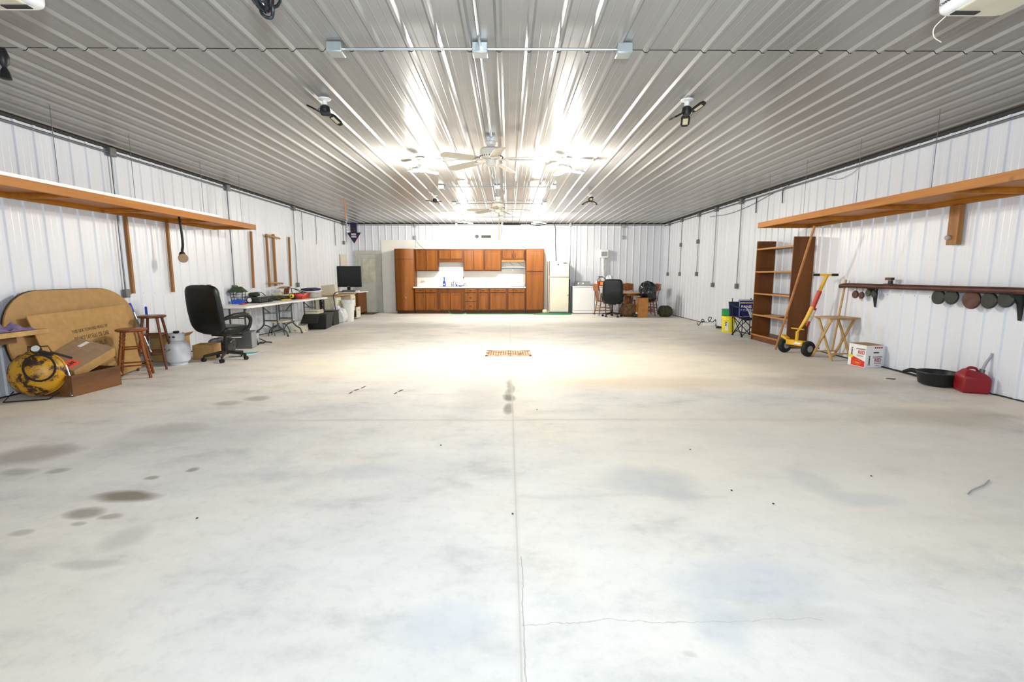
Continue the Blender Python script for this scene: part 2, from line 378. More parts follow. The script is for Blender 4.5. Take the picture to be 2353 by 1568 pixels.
def solo(mb, name, mat, label, cat, group=None, **k):
    return tag(mb.build(name, mat, None, recentre=True, **k), label, cat, group)
def struct(mb, name, mat, **k):
    o = mb.build(name, mat, None, **k); o['kind'] = 'structure'; return o
def dup(root, loc, rz=None, label=None, scale=None):
    def cp(o, par):
        c = o.copy(); COL.objects.link(c)
        if par is not None: c.parent = par
        for ch in [q for q in kids.get(o.name, [])]: cp(ch, c)
        return c
    kids = {}
    for q in list(COL.objects):
        if q.parent: kids.setdefault(q.parent.name, []).append(q)
    r = cp(root, None); r.location = loc
    if rz is not None: r.rotation_euler = (0, 0, rz)
    if label: r['label'] = label
    if scale: r.scale = scale
    return r
def TX(loc, xa, ya):
    """matrix with local x -> xa, local y -> ya, at loc"""
    xa = Vector(xa).normalized(); ya = Vector(ya).normalized(); za = xa.cross(ya)
    m_ = Matrix((xa, ya, za)).transposed().to_4x4(); m_.translation = Vector(loc); return m_

# ================================================================ SETTING
struct(MB().box((XL-.3, YF-.3, -.2), (XR+.3, YB+.3, 0)), 'floor', 'floor')
def ribbed(L0, L1, pitch=.2286, d=.017, mn=.0012, w0=.024, w1=.012):
    """profile points (u, h) of ribbed steel between L0 and L1; h into the room"""
    pts = [(L0, 0)]; u = L0+pitch/2
    while u < L1-.05:
        for a, h in ((-w0, 0), (-w1, d), (w1, d), (w0, 0), (.076-.006, 0), (.076, mn), (.076+.006, 0), (.152-.006, 0), (.152, mn), (.152+.006, 0)):
            if pts[-1][0] < u+a < L1: pts.append((u+a, h))
        u += pitch
    pts.append((L1, 0)); return pts
# ceiling in five sheet rows with a narrow open lap between them
cb = MB(); ys = [YF, -.78, 4.02, 8.84, 13.7, YB]
pr_ = ribbed(XL-.02, XR+.02, d=.019, w0=.029, w1=.010, mn=.001)
for i in range(5):
    y0, y1 = ys[i]+.0022, ys[i+1]-.0022; zz = ZC+(.003 if i % 2 else 0)
    n = len(pr_); cb.add([(u, y0, zz-h) for u, h in pr_]+[(u, y1, zz-h) for u, h in pr_], [(k, k+1, n+k+1, n+k) for k in range(n-1)])
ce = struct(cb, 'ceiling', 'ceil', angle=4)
struct(MB().box((XL-.2, YF-.2, ZC+.03), (XR+.2, YB+.2, ZC+.1)), 'trim_1', 'dark')
def wallpanel(name, fn, L0, L1):
    q = ribbed(L0, L1); n = len(q)
    b_ = MB().add([fn(u, h, 0) for u, h in q]+[fn(u, h, ZC) for u, h in q], [(k, k+1, n+k+1, n+k) for k in range(n-1)])
    return struct(b_, name, 'wall', angle=4)
wl = wallpanel('wall_left', lambda u, h, z: (XL+h, u, z), YF, YB)
wr = wallpanel('wall_right', lambda u, h, z: (XR-h, u, z), YF, YB)
wb = wallpanel('wall_back', lambda u, h, z: (u, YB-h, z), XL, XR)
wf = struct(MB().box((XL, YF-.05, 0), (XR, YF, ZC)), 'wall_front', 'wall')
for par, x in ((wl, XL+.003), (wr, XR-.003)):
    b_ = MB()
    for z in (1.03, 2.21):
        y = 4.2+.06
        while y < 16.5: b_.obox((x, y, z+.004*math.sin(y*9)), (.008, .011, .011)); y += .2286
    b_.build('screw_row', 'screw', par)
# corner trims under the ceiling (J-channel shadow painted dark) and at the floor
struct(MB().box((XL, YF, ZC-.045), (XL+.035, YB, ZC)).box((XR-.035, YF, ZC-.045), (XR, YB, ZC)).box((XL, YB-.035, ZC-.04), (XR, YB, ZC)), 'trim_2', 'dark')
struct(MB().box((XL, YF, 0), (XL+.022, YB, .012)).box((XR-.022, YF, 0), (XR, YB, .012)).box((XL, YB-.022, 0), (XR, YB, .012)), 'trim_3', 'dark')
# white board behind the kitchen run
struct(MB().box((-4.33, YB-.028, 0), (1.50, YB-.019, 2.47)), 'trim_4', 'board')
# entry door
dx0, dx1 = -5.15, -4.37
dr = struct(MB().box((dx0, YB-.05, 0), (dx1, YB-.012, 2.0)), 'door_1', 'door', bevel=.004)
MB().box((dx0-.06, YB-.07, 0), (dx0, YB-.01, 2.06)).box((dx1, YB-.07, 0), (dx1+.03, YB-.01, 2.06)).box((dx0-.06, YB-.07, 2.061), (dx1+.03, YB-.01, 2.12)).box((dx0+.001, YB-.068, 2.001), (dx1-.001, YB-.01, 2.06)).build('door_frame', 'door', dr)
g = MB()
for i in range(2):
    for j in range(3): g.box((dx0+.17+i*.24, YB-.056, 1.06+j*.27), (dx0+.38+i*.24, YB-.049, 1.30+j*.27))
g.build('window_pane', 'doorglass', dr)
MB().box((dx0+.14, YB-.062, 1.03), (dx0+.65, YB-.048, 1.055)).box((dx0+.14, YB-.062, 1.85), (dx0+.65, YB-.048, 1.875)).box((dx0+.14, YB-.061, 1.056), (dx0+.165, YB-.048, 1.849)).box((dx0+.625, YB-.061, 1.056), (dx0+.65, YB-.048, 1.849)).box((dx0+.383, YB-.06, 1.05), (dx0+.407, YB-.048, 1.86)).build('window_frame', 'door', dr)
MB().lathe([(.02, 0), (.025, .02), (.03, .045), (.015, .06)], (dx0+.06, YB-.05, .95), 14, (0, -1, 0)).build('door_handle', 'emt', dr)

# ================================================================ CONDUITS AND BOXES
XA, XB, XM = -1.30, .88, -.21
def jbox(loc, sz=(.105, .105, .055), label='', group=None, mat=None):
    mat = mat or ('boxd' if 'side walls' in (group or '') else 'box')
    t_ = thing('junction_box', label, 'electrical box', loc, 0, group)
    MB().obox((0, 0, 0), sz).build('box_body', mat, t_, bevel=.004)
    ax = min(range(3), key=lambda i: sz[i]); s2 = list(sz); s2[ax] += .006; s2 = [q-.012 if i != ax else q for i, q in enumerate(s2)]
    MB().obox((0, 0, 0), s2).build('cover_plate', mat, t_, bevel=.002)
    return t_
# ceiling: centre spine and cross arms
solo(MB().cyl((XM, -1.4, ZC-.032), (XM, YB-.1, ZC-.032), .0115, n=8), 'conduit_pipe', 'emt', 'long galvanised conduit running down the middle of the ceiling', 'conduit')
bars = [(3.93, 'nearest'), (7.5, 'between the first pair of lit lamps'), (9.75, 'behind the nearer fan'), (12.0, 'beside the farther fan'), (14.75, 'between the farthest lit lamps')]
for y, w_ in bars:
    solo(MB().tube([(XA+.04, y, ZC-.034-.004*(y == 3.93)), (XM-.05, y, ZC-.034), (XM+.05, y, ZC-.034), (XB-.04, y, ZC-.034)], .0105, 8), 'conduit_pipe', 'emt', 'galvanised cross conduit on the ceiling, ' + w_, 'conduit', 'cross conduits on the ceiling')
for (x, y, w_) in [(XA, 3.93, 'left end of the nearest cross conduit'), (XM, 3.93, 'middle of the nearest cross conduit'), (XB, 3.93, 'right end of the nearest cross conduit'),
                   (XA, 9.75, 'left end of the cross conduit behind the nearer fan'), (XM, 9.75, 'middle of the cross conduit behind the nearer fan'), (XB, 9.75, 'right end of the cross conduit behind the nearer fan'),
                   (XA, 12.0, 'left end of the cross conduit beside the farther fan'), (XB, 12.0, 'right end of the cross conduit beside the farther fan'), (XM, 14.75, 'centre of the farthest cross conduit')]:
    jbox((x, y, ZC-.042), (.115, .115, .07), 'square metal ceiling box at the ' + w_, 'square boxes on the ceiling conduits')
# side walls: conduit along the top, drops to outlet boxes
def along(x, name):
    return solo(MB().tube([(x, 1.0, ZC-.10), (x, YB-.12, ZC-.10)], .014, 8), 'conduit_pipe', 'emtd', name, 'conduit')
along(XL+.045, 'long conduit along the top of the left wall'); along(XR-.045, 'long conduit along the top of the right wall')
solo(MB().tube([(XL+.1, YB-.06, ZC-.075), (XR-.1, YB-.06, ZC-.075)], .011, 8), 'conduit_pipe', 'emt', 'long conduit along the top of the back wall', 'conduit')
def drop(side, y, z, top='', low='', cable='', mid=None):
    x = XL+.04 if side < 0 else XR-.04; sg = -side
    solo(MB().cyl((x, y, ZC-.1), (x, y, z+.05), .011, n=8), 'conduit_pipe', 'emtd', cable, 'conduit', 'vertical conduits on the side walls')
    jbox((x+sg*.01, y, ZC-.09), (.06, .11, .11), top, 'upper boxes on the side walls')
    jbox((x+sg*.005, y, z), (.055, .075, .115), low, 'outlet boxes on the side walls')
    if mid: jbox((x+sg*.012, y, mid), (.055, .075, .115), 'small box halfway down the ' + cable.replace('vertical ', '').replace('on the right wall, ', ''), 'outlet boxes on the side walls')
LN = [(6.86, 1.045, 'above the oval tabletop'), (9.58, 1.045, 'behind the bird feeder lantern'), (12.46, 1.045, 'above the far folding table'), (16.12, 2.34, 'near the back left corner')]
for y, z, w_ in LN: drop(-1, y, z, 'grey box at the top of the left wall ' + w_, 'grey outlet box on the left wall ' + w_, 'vertical conduit on the left wall ' + w_)
RN = [(16.15, 1.32, 'nearest the back right corner', None), (15.02, 1.32, 'second from the back right corner', 2.21), (13.68, 1.32, 'third from the back right corner', 2.22), (12.57, 1.04, 'fourth from the back right corner', None), (11.24, 1.04, 'nearest the tall bookshelf', None)]
for y, z, w_, md in RN: drop(1, y, z, 'grey box at the top of the right wall, ' + w_, 'outlet box on the right wall, ' + w_, 'vertical conduit on the right wall, ' + w_, md)
# cables and short hanging rods
def cable(pts, r, mat, name, label, cat, n=6, grp=None): return solo(MB().tube(curve(pts, 8), r, n), name, mat, label, cat, grp)
for y, z1, s_, w_ in ((12.98, 2.2, -1, 'just past the third conduit'), (13.9, 2.15, -1, 'midway to the back left corner'), (15.4, 2.2, -1, 'before the back left corner')):
    cable([(XL+.025, y, ZC-.1), (XL+.022, y+.01, (z1+ZC)/2), (XL+.022, y, z1)], .006, 'blackp', 'hanging_cable', 'thin dark cable hanging on the left wall ' + w_, 'cable', grp='thin cables on the left wall')
for y, z1, w_ in ((10.6, 2.62, 'farther one'), (9.6, 2.68, 'nearer one')):
    cable([(XR-.025, y, ZC-.08), (XR-.03, y, (z1+ZC)/2), (XR-.025, y, z1)], .009, 'blackp', 'hanging_rod', 'short black rod hanging from the right wall top, ' + w_, 'rod', grp='short black rods on the right wall')
cable([(XR-.025, 13.0, 2.82), (XR-.025, 12, 2.76), (XR-.025, 11, 2.80), (XR-.025, 10, 2.92), (XR-.025, 9.4, 2.98)], .005, 'blackp', 'sagging_cable', 'thin cable sagging along the top of the right wall', 'cable')
cable([(XR-.025, 8.3, 2.9), (XR-.03, 8.0, 2.83), (XR-.03, 7.7, 2.86), (XR-.025, 7.45, 2.97)], .004, 'gray', 'sagging_cable', 'loose wire loop high on the right wall over the shelf', 'cable')

# ================================================================ CEILING FIXTURES
def leaf_lamp(loc, rz, lit, label, tilt=.35, group=None):
    t_ = thing('folding_ceiling_lamp', label, 'lamp', loc, rz, group)
    if not lit: t_.scale = (.72, .72, .78)
    MB().lathe([(.085, 0), (.08, -.012), (.05, -.022), (.03, -.03)], (0, 0, -.002), 24).build('ceiling_plate', 'white', t_)
    MB().lathe([(.032, -.02), (.034, -.06), (.030, -.085)], n=16).build('socket', 'white', t_)
    MB().lathe([(.035, -.08), (.062, -.10), (.070, -.15), (.055, -.185), (.02, -.19)], n=20).build('housing', 'blackp' if not lit else 'gray', t_)
    for k in range(3):
        a = 2*PI*k/3; T = Matrix.Translation((0, 0, -.165)) @ Matrix.Rotation(a, 4, 'Z') @ Matrix.Translation((.06, 0, 0)) @ Matrix.Rotation(tilt*(1 if k != 1 else -.9), 4, 'Y')
        o_ = [(.02, -.035), (.05, -.062), (.17, -.062), (.21, -.035), (.21, .035), (.17, .062), (.05, .062), (.02, .035)]
        lf = MB().prism(o_, T @ Matrix.Translation((0, 0, -.012)), .022).build('lamp_leaf', 'blackp' if not lit else 'gray', t_, bevel=.003)
        MB().prism([(.055, -.034), (.165, -.034), (.165, .034), (.055, .034)], T @ Matrix.Translation((0, 0, -.015)), .003).build('light_panel', 'ledlit' if lit else 'led', lf)
    MB().tube(curve([(-.06, 0, -.12), (-.10, 0, -.15), (-.07, 0, -.19)], 5), .004, 6).build('knob_wire', 'blackp', t_)
    return t_
G1 = 'unlit folding lamps'; G2 = 'lit folding lamps'
leaf_lamp((-1.80, 5.03, ZC-.018), .9, False, 'unlit black three leaf lamp on the ceiling, nearest on the left', .5, G1)
leaf_lamp((1.77, 5.03, ZC-.018), 3.4, False, 'unlit black three leaf lamp on the ceiling, nearest on the right', .45, G1)
leaf_lamp((-1.60, 10.9, ZC-.018), 1.3, False, 'unlit black three leaf lamp far down the ceiling on the left', .1, G1)
leaf_lamp((1.79, 10.8, ZC-.018), 2.6, False, 'unlit black three leaf lamp far down the ceiling on the right', .4, G1)
for x, y, w_ in ((XA, 7.5, 'left of the nearer fan'), (XB, 7.5, 'right of the nearer fan'), (XA, 14.75, 'near the back wall on the left'), (XB, 14.75, 'near the back wall on the right')):
    leaf_lamp((x, y, ZC-.018), .4 if x < 0 else 2.2, True, 'brightly lit ceiling lamp ' + w_, .12, G2)
def ceiling_fan(loc, label, angs, drop_):
    t_ = thing('ceiling_fan', label, 'ceiling fan', loc, 0, 'ceiling fans')
    MB().box((-.055, -.05, -.055), (.055, .05, 0)).build('mounting_box', 'box', t_, bevel=.004)
    MB().lathe([(.075, -.055), (.085, -.07), (.08, -.10), (.05, -.13)], n=24).build('canopy', 'fan', t_)
    MB().lathe([(.05, -.12), (.12, -.135), (.155, -.165), (.160, -.225), (.13, -.26), (.07, -.275)], n=36).build('motor', 'fan', t_)
    v = MB()
    for k in range(30):
        a = 2*PI*k/30; v.obox((.148*math.cos(a), .148*math.sin(a), -.24), (.012, .006, .022), (0, -.6, a))
    v.build('vent_slots', 'gun', t_)
    MB().lathe([(.07, -.27), (.082, -.285), (.08, -.33), (.06, -.35), (.02, -.355)], n=28).build('switch_cup', 'fan', t_)
    MB().tube(curve([(-.07, -.03, -.31), (-.10, -.04, -.34), (-.10, -.04, -.42)], 5), .0025, 5).build('pull_chain', 'gun', t_)
    for a in angs:
        T = Matrix.Rotation(a, 4, 'Z')
        br = MB(); br.X = T; br.prism([(.07, -.02), (.15, -.018), (.2, -.05), (.24, -.05), (.24, .05), (.2, .05), (.15, .018), (.07, .02)], Matrix.Translation((0, 0, -.275)) @ Matrix.Rotation(.1, 4, 'Y'), .006)
        bo = br.build('blade_arm', 'fan', t_)
        bl = MB(); bl.X = T @ Matrix.Translation((.2, 0, -.283)) @ Matrix.Rotation(.2, 4, 'X') @ Matrix.Rotation(.04, 4, 'Y')
        o_ = [(0, -.055), (.08, -.062), (.44, -.070), (.49, -.055), (.51, 0), (.49, .055), (.44, .070), (.08, .062), (0, .055)]
        bl.prism(o_, Matrix.Identity(4), .007); bl.build('blade', 'fanblade', t_)
    return t_
ceiling_fan((-.215, 6.36, ZC-.02), 'cream ceiling fan nearest the camera, between two bright lamps', [-.45, 1.15, 2.5, 3.75, 4.9], 0)
ceiling_fan((-.225, 11.05, ZC-.02), 'cream ceiling fan farther down the ceiling near the kitchen', [-.1, 1.2, 2.4, 3.3, 4.6], 0)
# door openers
def opener(loc, label, text):
    t_ = thing('garage_door_opener', label, 'door opener', loc, 0)
    MB().ell((0, 0, .10), (.20, .26, .095), .28, 40, 20).build('cover', 'white', t_)
    MB().obox((0, 0, .008), (.30, .40, .02)).build('base_plate', 'beige', t_, bevel=.01)
    MB().obox((-.09 if loc[0] > 0 else .09, .165, -.004), (.14, .035, .006)).build('vent_slot', 'dark', t_); MB().obox((.06, -.05, -.004), (.15, .06, .006)).build('vent_slot', 'dark', t_)
    for sx in (-1, 1): MB().box((sx*.12-.012, -.02, .18), (sx*.12+.012, .02, ZC-loc[2]-.012)).build('hanger_strap', 'emt', t_)
    MB().box((-.02, -3.6 + (3.0-loc[1]) if False else -1.6, .17), (.02, -.1, .21)).build('rail', 'emt', t_)
    if text:
        MB().text(text, .021, TX((-.2015, .21, .055), (0, -1, 0), (0, 0, 1)), .001, 'LEFT').build('lettering', 'textk', t_)
    return t_
opener((2.65, 2.74, 2.765), 'white garage door opener hanging at the top right corner', 'CHAMBERLAIN')
opener((-2.72, 2.66, 2.735), 'white garage door opener hanging at the top left corner', '')
cable([(2.49, 2.95, 2.765), (2.45, 2.97, 2.715), (2.47, 2.99, 2.675), (2.54, 3.02, 2.66)], .003, 'cream', 'loose_wire', 'loose yellowish wire dangling from the right garage door opener', 'wire')
# bundle of cord
t_ = thing('cord_bundle', 'coiled bundle of shiny black cord hanging from the ceiling', 'cord', (-1.33, 2.88, ZC))
MB().tube([(0, 0, -.01), (0, 0, -.12)], .006, 6).build('hook', 'emt', t_)
c_ = MB()
for k in range(9):
    a = k*.7; r = .055+.015*math.sin(k*2.1)
    pts = [(r*math.cos(q)*math.cos(a)+.02*math.sin(k), r*math.cos(q)*math.sin(a), -.19+.075*math.sin(q)-.012*k % .04) for q in [2*PI*i/16 for i in range(16)]]
    c_.tube(pts, .0085, 6, closed=True)
c_.build('coil', 'film', t_)
MB().tube(curve([(-.03, 0, -.22), (-.02, 0, -.31), (.03, 0, -.33), (.04, 0, -.27), (.01, 0, -.21)], 8), .009, 6).build('hanging_loop', 'film', t_)
MB().tube(curve([(.06, 0, -.1), (.09, .01, -.16), (.12, 0, -.13), (.13, 0, -.02)], 8), .008, 6).build('side_loop', 'film', t_)
t_ = thing('pull_cord', 'black cord with a frayed tassel hanging at the upper left edge', 'cord', (-3.47, 3.63, ZC))
MB().tube(curve([(-.12, 0, 0), (-.10, 0, -.15), (-.06, 0, -.22)], 6), .02, 8, r1=.018).build('strap', 'blackp', t_)
MB().lathe([(.02, 0), (.034, -.05), (.028, -.10), (.012, -.125), (.024, -.15), (.034, -.20), (.02, -.205)], (-.05, 0, -.17), 14).build('tassel', 'blackp', t_)
# hanging stick with chain near the back left
t_ = thing('hanging_stick', 'brown wooden stick hanging on chain links from the ceiling', 'stick', (-3.75, 11.4, ZC))
MB().cyl((0, 0, -.005), (.02, 0, -.46), .016, .016, 8).build('stick', 'polewood', t_)
for k in range(6): MB().tube([(.025+.008*math.cos(q)+(.02 if k % 2 else 0), .008*math.sin(q)*0, -.40-.07*k+.04*math.sin(q)) for q in [2*PI*i/10 for i in range(10)]], .005, 5, closed=True).build('chain_link', 'emt', t_)

# ================================================================ LEFT WALL
def upper_shelf(sg, xf, xw, y0, y1, zb, label, rods):
    t_ = thing('hanging_shelf', label, 'shelf', ((xf+xw)/2, (y0+y1)/2, zb))
    MB().box((xf, y0, zb), (xf+sg*.038, y1, zb+.09)).build('front_beam', 'lumber', t_, world=True, bevel=.003)
    MB().box((xf+sg*.038, y0, zb+.052), (xw, y1, zb+.07)).build('deck_board', 'lumber', t_, world=True)
    y = y1-.04
    while y > y0:
        MB().box((xf+sg*.038, y-.038, zb+.0), (xw, y, zb+.052)).build('joist', 'lumber', t_, world=True); y -= 1.22
    MB().box((xw-sg*.038, y0, zb), (xw, y1, zb+.052)).build('wall_cleat', 'lumber', t_, world=True)
    for y in rods:
        MB().cyl((xf+sg*.10, y, zb+.07), (xf+sg*.10, y, ZC-.002), .0032, n=6).build('hanger_rod', 'greym', t_, world=True)
    return t_
upper_shelf(-1, -4.64, XL+.02, 2.2, 9.12, 2.125, 'long orange lumber shelf hung from the ceiling along the left wall', (4.2, 5.31, 6.36, 7.76, 8.84))
upper_shelf(1, 4.43, XR-.02, 2.2, 8.72, 2.125, 'long orange lumber shelf hung from the ceiling along the right wall', (4.3, 5.3, 6.43, 7.56, 8.60))
t_ = thing('white_trim_board', 'long white trim board lying on the left hanging shelf', 'board', (-4.68, 5.3, 2.216))
MB().box((-4.72, 2.4, 2.216), (-4.645, 8.0, 2.235)).build('channel', 'white', t_, world=True)
MB().box((-4.72, 2.4, 2.235), (-4.712, 8.0, 2.25)).box((-4.653, 2.4, 2.235), (-4.645, 8.0, 2.25)).build('lip', 'white', t_, world=True)
def furr(y, z0, z1, w_, lean=0):
    return solo(MB().bar((XL+.045, y, z0), (XL+.045, y+lean, z1), .035, .04, (1, 0, 0)), 'wooden_strip', 'lumberz', 'upright wooden strip on the left wall, ' + w_, 'board', 'wooden strips on the left wall')
furr(6.99, 1.04, 2.12, 'nearest the camera'); furr(7.82, 1.03, 2.12, 'just left of the hanging round brush'); furr(10.29, 1.03, 2.2, 'at the far end of the hanging shelf', .05); furr(12.05, 1.02, 2.22, 'farthest from the camera', .06)
t_ = thing('wooden_ladder_rack', 'narrow wooden rack of two uprights with pegs on the left wall', 'rack', (XL+.05, 11.1, 1.04))
MB().bar((XL+.05, 10.975, 1.03), (XL+.05, 10.98, 2.2), .04, .04, (1, 0, 0)).build('upright', 'lumberz', t_, world=True)
MB().bar((XL+.07, 11.23, 1.05), (XL+.05, 11.30, 2.22), .045, .045, (1, 0, 0)).build('upright', 'lumberz', t_, world=True)
for z in (1.10, 2.14): MB().cyl((XL+.10, 10.9, z+.03), (XL+.10, 11.5, z), .022, n=8).build('peg', 'traywood', t_, world=True)
for y in (8.55, 8.75): solo(MB().box((XL+.03, y-.025, .75), (XL+.075, y+.025, 1.13)), 'wooden_stake', 'lumberz', 'short wooden stake against the left wall behind the office chair', 'stake', 'stakes behind the office chair')
# round brush hanging under the shelf end
p = P(420, 596, x=-4.98); 
t_ = thing('hanging_brush', 'round tan brush on a long curved black handle hanging below the left shelf', 'brush', (p.x, p.y, 2.12))
h = curve([(0, 0, .055), (.02, 0, -.18), (.02, 0, -.36), (.0, .0, -.46)], 8)
MB().tube(h, .016, 10, r1=.02).build('handle', 'blackp', t_)
MB().ell((.0, 0, -.54), (.035, .055, .08), .8).build('head', 'blackp', t_)
MB().lathe([(.06, 0), (.068, .012), (.062, .026), (.02, .03)], (.02, -.02, -.565), 24, (.62, -.75, .1)).build('bristle_disc', 'cardtop', t_)

# oval tabletop against the wall
def stad(w_, h_, r, n=10):
    out = []
    for cx, cy, a0 in ((w_/2-r, h_/2-r, 0), (-w_/2+r, h_/2-r, PI/2), (-w_/2+r, -h_/2+r, PI), (w_/2-r, -h_/2+r, 1.5*PI)):
        out += [(cx+r*math.cos(a0+PI/2*i/n), cy+r*math.sin(a0+PI/2*i/n)) for i in range(n+1)]
    return out
t_ = thing('oval_tabletop', 'big brown oval tabletop leaning on its edge against the left wall', 'tabletop', (-5.2, 5.9, 0))
lean = Vector((-.20, 0, 1.13)).normalized()
T = TX((-5.24, 5.93, .575), (0, 1, 0), lean)
MB().prism(stad(1.82, 1.12, .50), T, .022).build('top_panel', 'carddark', t_, world=True)
MB().prism(stad(1.84, 1.14, .51), T @ Matrix.Translation((0, 0, -.012)), .012).build('edge_band', 'blackp', t_, world=True)
t_ = thing('cardboard_sheet', 'large tan cardboard sheet with faded print leaning on the oval tabletop', 'cardboard', (-5.1, 5.8, 0))
T = TX((-5.115, 5.88, .47), (0, 1, .0), Vector((-.19, 0, .9)))
MB().prism([(-.66, .40), (-.60, -.10), (-.50, -.44), (.35, -.46), (.66, -.42), (.72, .0), (.70, .44)], T, .012).build('sheet', 'card', t_, world=True)
tx = MB()
for s_, yy, sz, wd in (('THIS SIDE TOWARD WALL UP', .12, .055, .52), ('DO NOT LAY FLAT USE CARE', .03, .075, .5), ('FRAGILE', -.075, .085, .36)): tx.text(s_, sz, T @ Matrix.Translation((.06, yy+.06, .014)) @ Matrix.Rotation(.06, 4, 'Z'), .001, width=wd)
tx.build('printed_lettering', 'ink', t_, world=True)
# wooden bench corner, lower left, with cloth
t_ = thing('wooden_bench', 'rough wooden bench top poking in at the left edge', 'bench', (-5.1, 4.4, 0))
a = P(112, 755, x=-4.90); zt = a.z; dirb = Vector((0, -1, 0)); nb = Vector((-1, 0, 0))
MB().box((a.x, a.y, zt-.05), (-5.14, a.y-1.6, zt)).build('bench_top', 'traywood', t_, world=True, bevel=.004)
for y in (.62, 1.5): MB().box((-5.12, a.y-y, 0), (-5.03, a.y-y+.09, zt-.05)).build('leg', 'cratewood', t_, world=True, bevel=.003)
MB().box((-5.12, a.y-1.5, zt-.12), (-5.0, a.y-.25, zt-.05)).build('under_rail', 'cratewood', t_, world=True)
cl = MB(); c0 = a+dirb*.33+nb*.13
cl.grid(lambda u, v: Vector((c0.x, c0.y, zt+.004))+dirb*(.6*(u-.38))+nb*(.2*(v-.5))+Vector((0, 0, max(0, .055*math.sin(PI*u)**.6*math.sin(PI*v)**.6*(1+.55*math.sin(23*u+5*v)+.5*math.sin(14*v-9*u)+.3*math.sin(41*u))))), 40, 20)
solo(cl, 'crumpled_cloth', 'purple', 'crumpled purple cloth lying on the wooden bench', 'cloth', solid=.004)

# yellow round air tank
t_ = thing('round_air_tank', 'round chipped yellow air tank with gauge and black hose on a wire stand', 'air tank', (-4.98, 5.06, 0))
ax = Vector((.42, -.88, .10)).normalized()
cen = Vector((0, 0, .275)); R_ = .235
MB().lathe([(.02, -.17), (.12, -.155), (.19, -.115), (.228, -.05), (R_, -.01), (R_, .01), (.228, .05), (.19, .115), (.12, .155), (.02, .17)], cen, 40, ax).build('tank_body', 'tanky', t_)
u_, w_ = frame(ax)
MB().tube([cen+(u_*math.cos(q)+w_*math.sin(q))*(R_+.002)+ax*.03 for q in [2*PI*i/40 for i in range(40)]], .004, 6, closed=True).build('weld_seam', 'tanky', t_)
s2 = Vector((.88, .42, 0))
MB().tube([(s2*(-.02)+Vector((0, -.08, .0))+q) for q in (Vector((-.16, -.02, .10)), Vector((-.2, -.10, .006)), Vector((.15, .02, .006)), Vector((.2, .10, .06)))], .0065, 7).build('stand_wire', 'blackm', t_)
MB().tube([cen+Vector(q) for q in ((-.11, .03, .21), (-.11, .03, .275), (.05, .09, .275), (.07, .10, .22))], .0065, 7).build('carry_handle', 'rust', t_)
g0 = cen+Vector((.04, -.03, .25))
gb = MB().lathe([(.045, 0), (.047, .025), (.04, .03)], g0, 24, (.35, -.7, .62)).build('gauge', 'gun', t_)
MB().lathe([(.036, .0305), (.036, .033)], g0, 24, (.35, -.7, .62)).build('dial', 'white', gb)
MB().obox((.13, -.02, .49), (.1, .04, .035), (0, .3, .3)).cyl((.15, 0, .50), (.30, .08, .42), .012, n=8).build('valve', 'gun', t_)
hc = cen+ax*.20+Vector((.085, .02, .065))
MB().tube([hc+(u_*math.cos(q)*.125+w_*math.sin(q)*.135) for q in [2*PI*i/30 for i in range(30)]], .010, 8, closed=True).build('hose', 'rubber', t_)
solo(MB().tube(curve([(-4.78, 5.16, .34), (-4.74, 5.15, .2), (-4.72, 5.12, .06), (-4.70, 5.10, .012)], 6), .011, 7), 'air_hose_end', 'emt', 'short silver tipped hose end beside the yellow tank', 'hose')

# crate and tilted box
t_ = thing('wooden_crate', 'low worn wooden crate on the floor under the tilted carton', 'crate', (-4.86, 5.42, 0), -.08)
for sx in (-1, 1): MB().box((sx*.19-.009, -.30, 0), (sx*.19+.009, .30, .23)).build('long_side', 'cratewood', t_, bevel=.003)
for sy in (-1, 1): MB().box((-.181, sy*.291-.009, 0), (.181, sy*.291+.009, .23)).build('end_panel', 'cratewood', t_, bevel=.003)
MB().box((-.181, -.28, 0), (.181, .28, .012)).build('bottom', 'cratewood', t_)
t_ = thing('cardboard_carton', 'flat brown carton with an orange red label tilted in the crate', 'box', (-4.92, 5.47, .315), -.1)
T = Matrix.Translation((0, 0, .05)) @ Matrix.Rotation(.34, 4, 'X') @ Matrix.Rotation(.30, 4, 'Y')
q = MB(); q.X = T; q.mat(0).box((-.21, -.27, -.06), (.21, .27, .055)); q.mat(1).box((-.21, -.27, .0551), (.21, .27, .058)); q.build('carton_body', ['card', 'cardtop'], t_, bevel=.003)
q = MB(); q.X = T; q.box((.03, -.25, .059), (.15, -.11, .061)); lb = q.build('label', 'labelred', t_)
q = MB(); q.X = T; q.text('38T', .062, TX((.09, -.18, .0615), (0, .5, 0), (-1, 0, 0)) @ Matrix.Rotation(PI, 4, 'Z'), .0006, bold=.002); q.build('lettering', 'textk', lb)
q = MB(); q.X = T; q.box((-.10, .12, .059), (-.06, .24, .061)); q.build('tape_strip', 'white', t_)

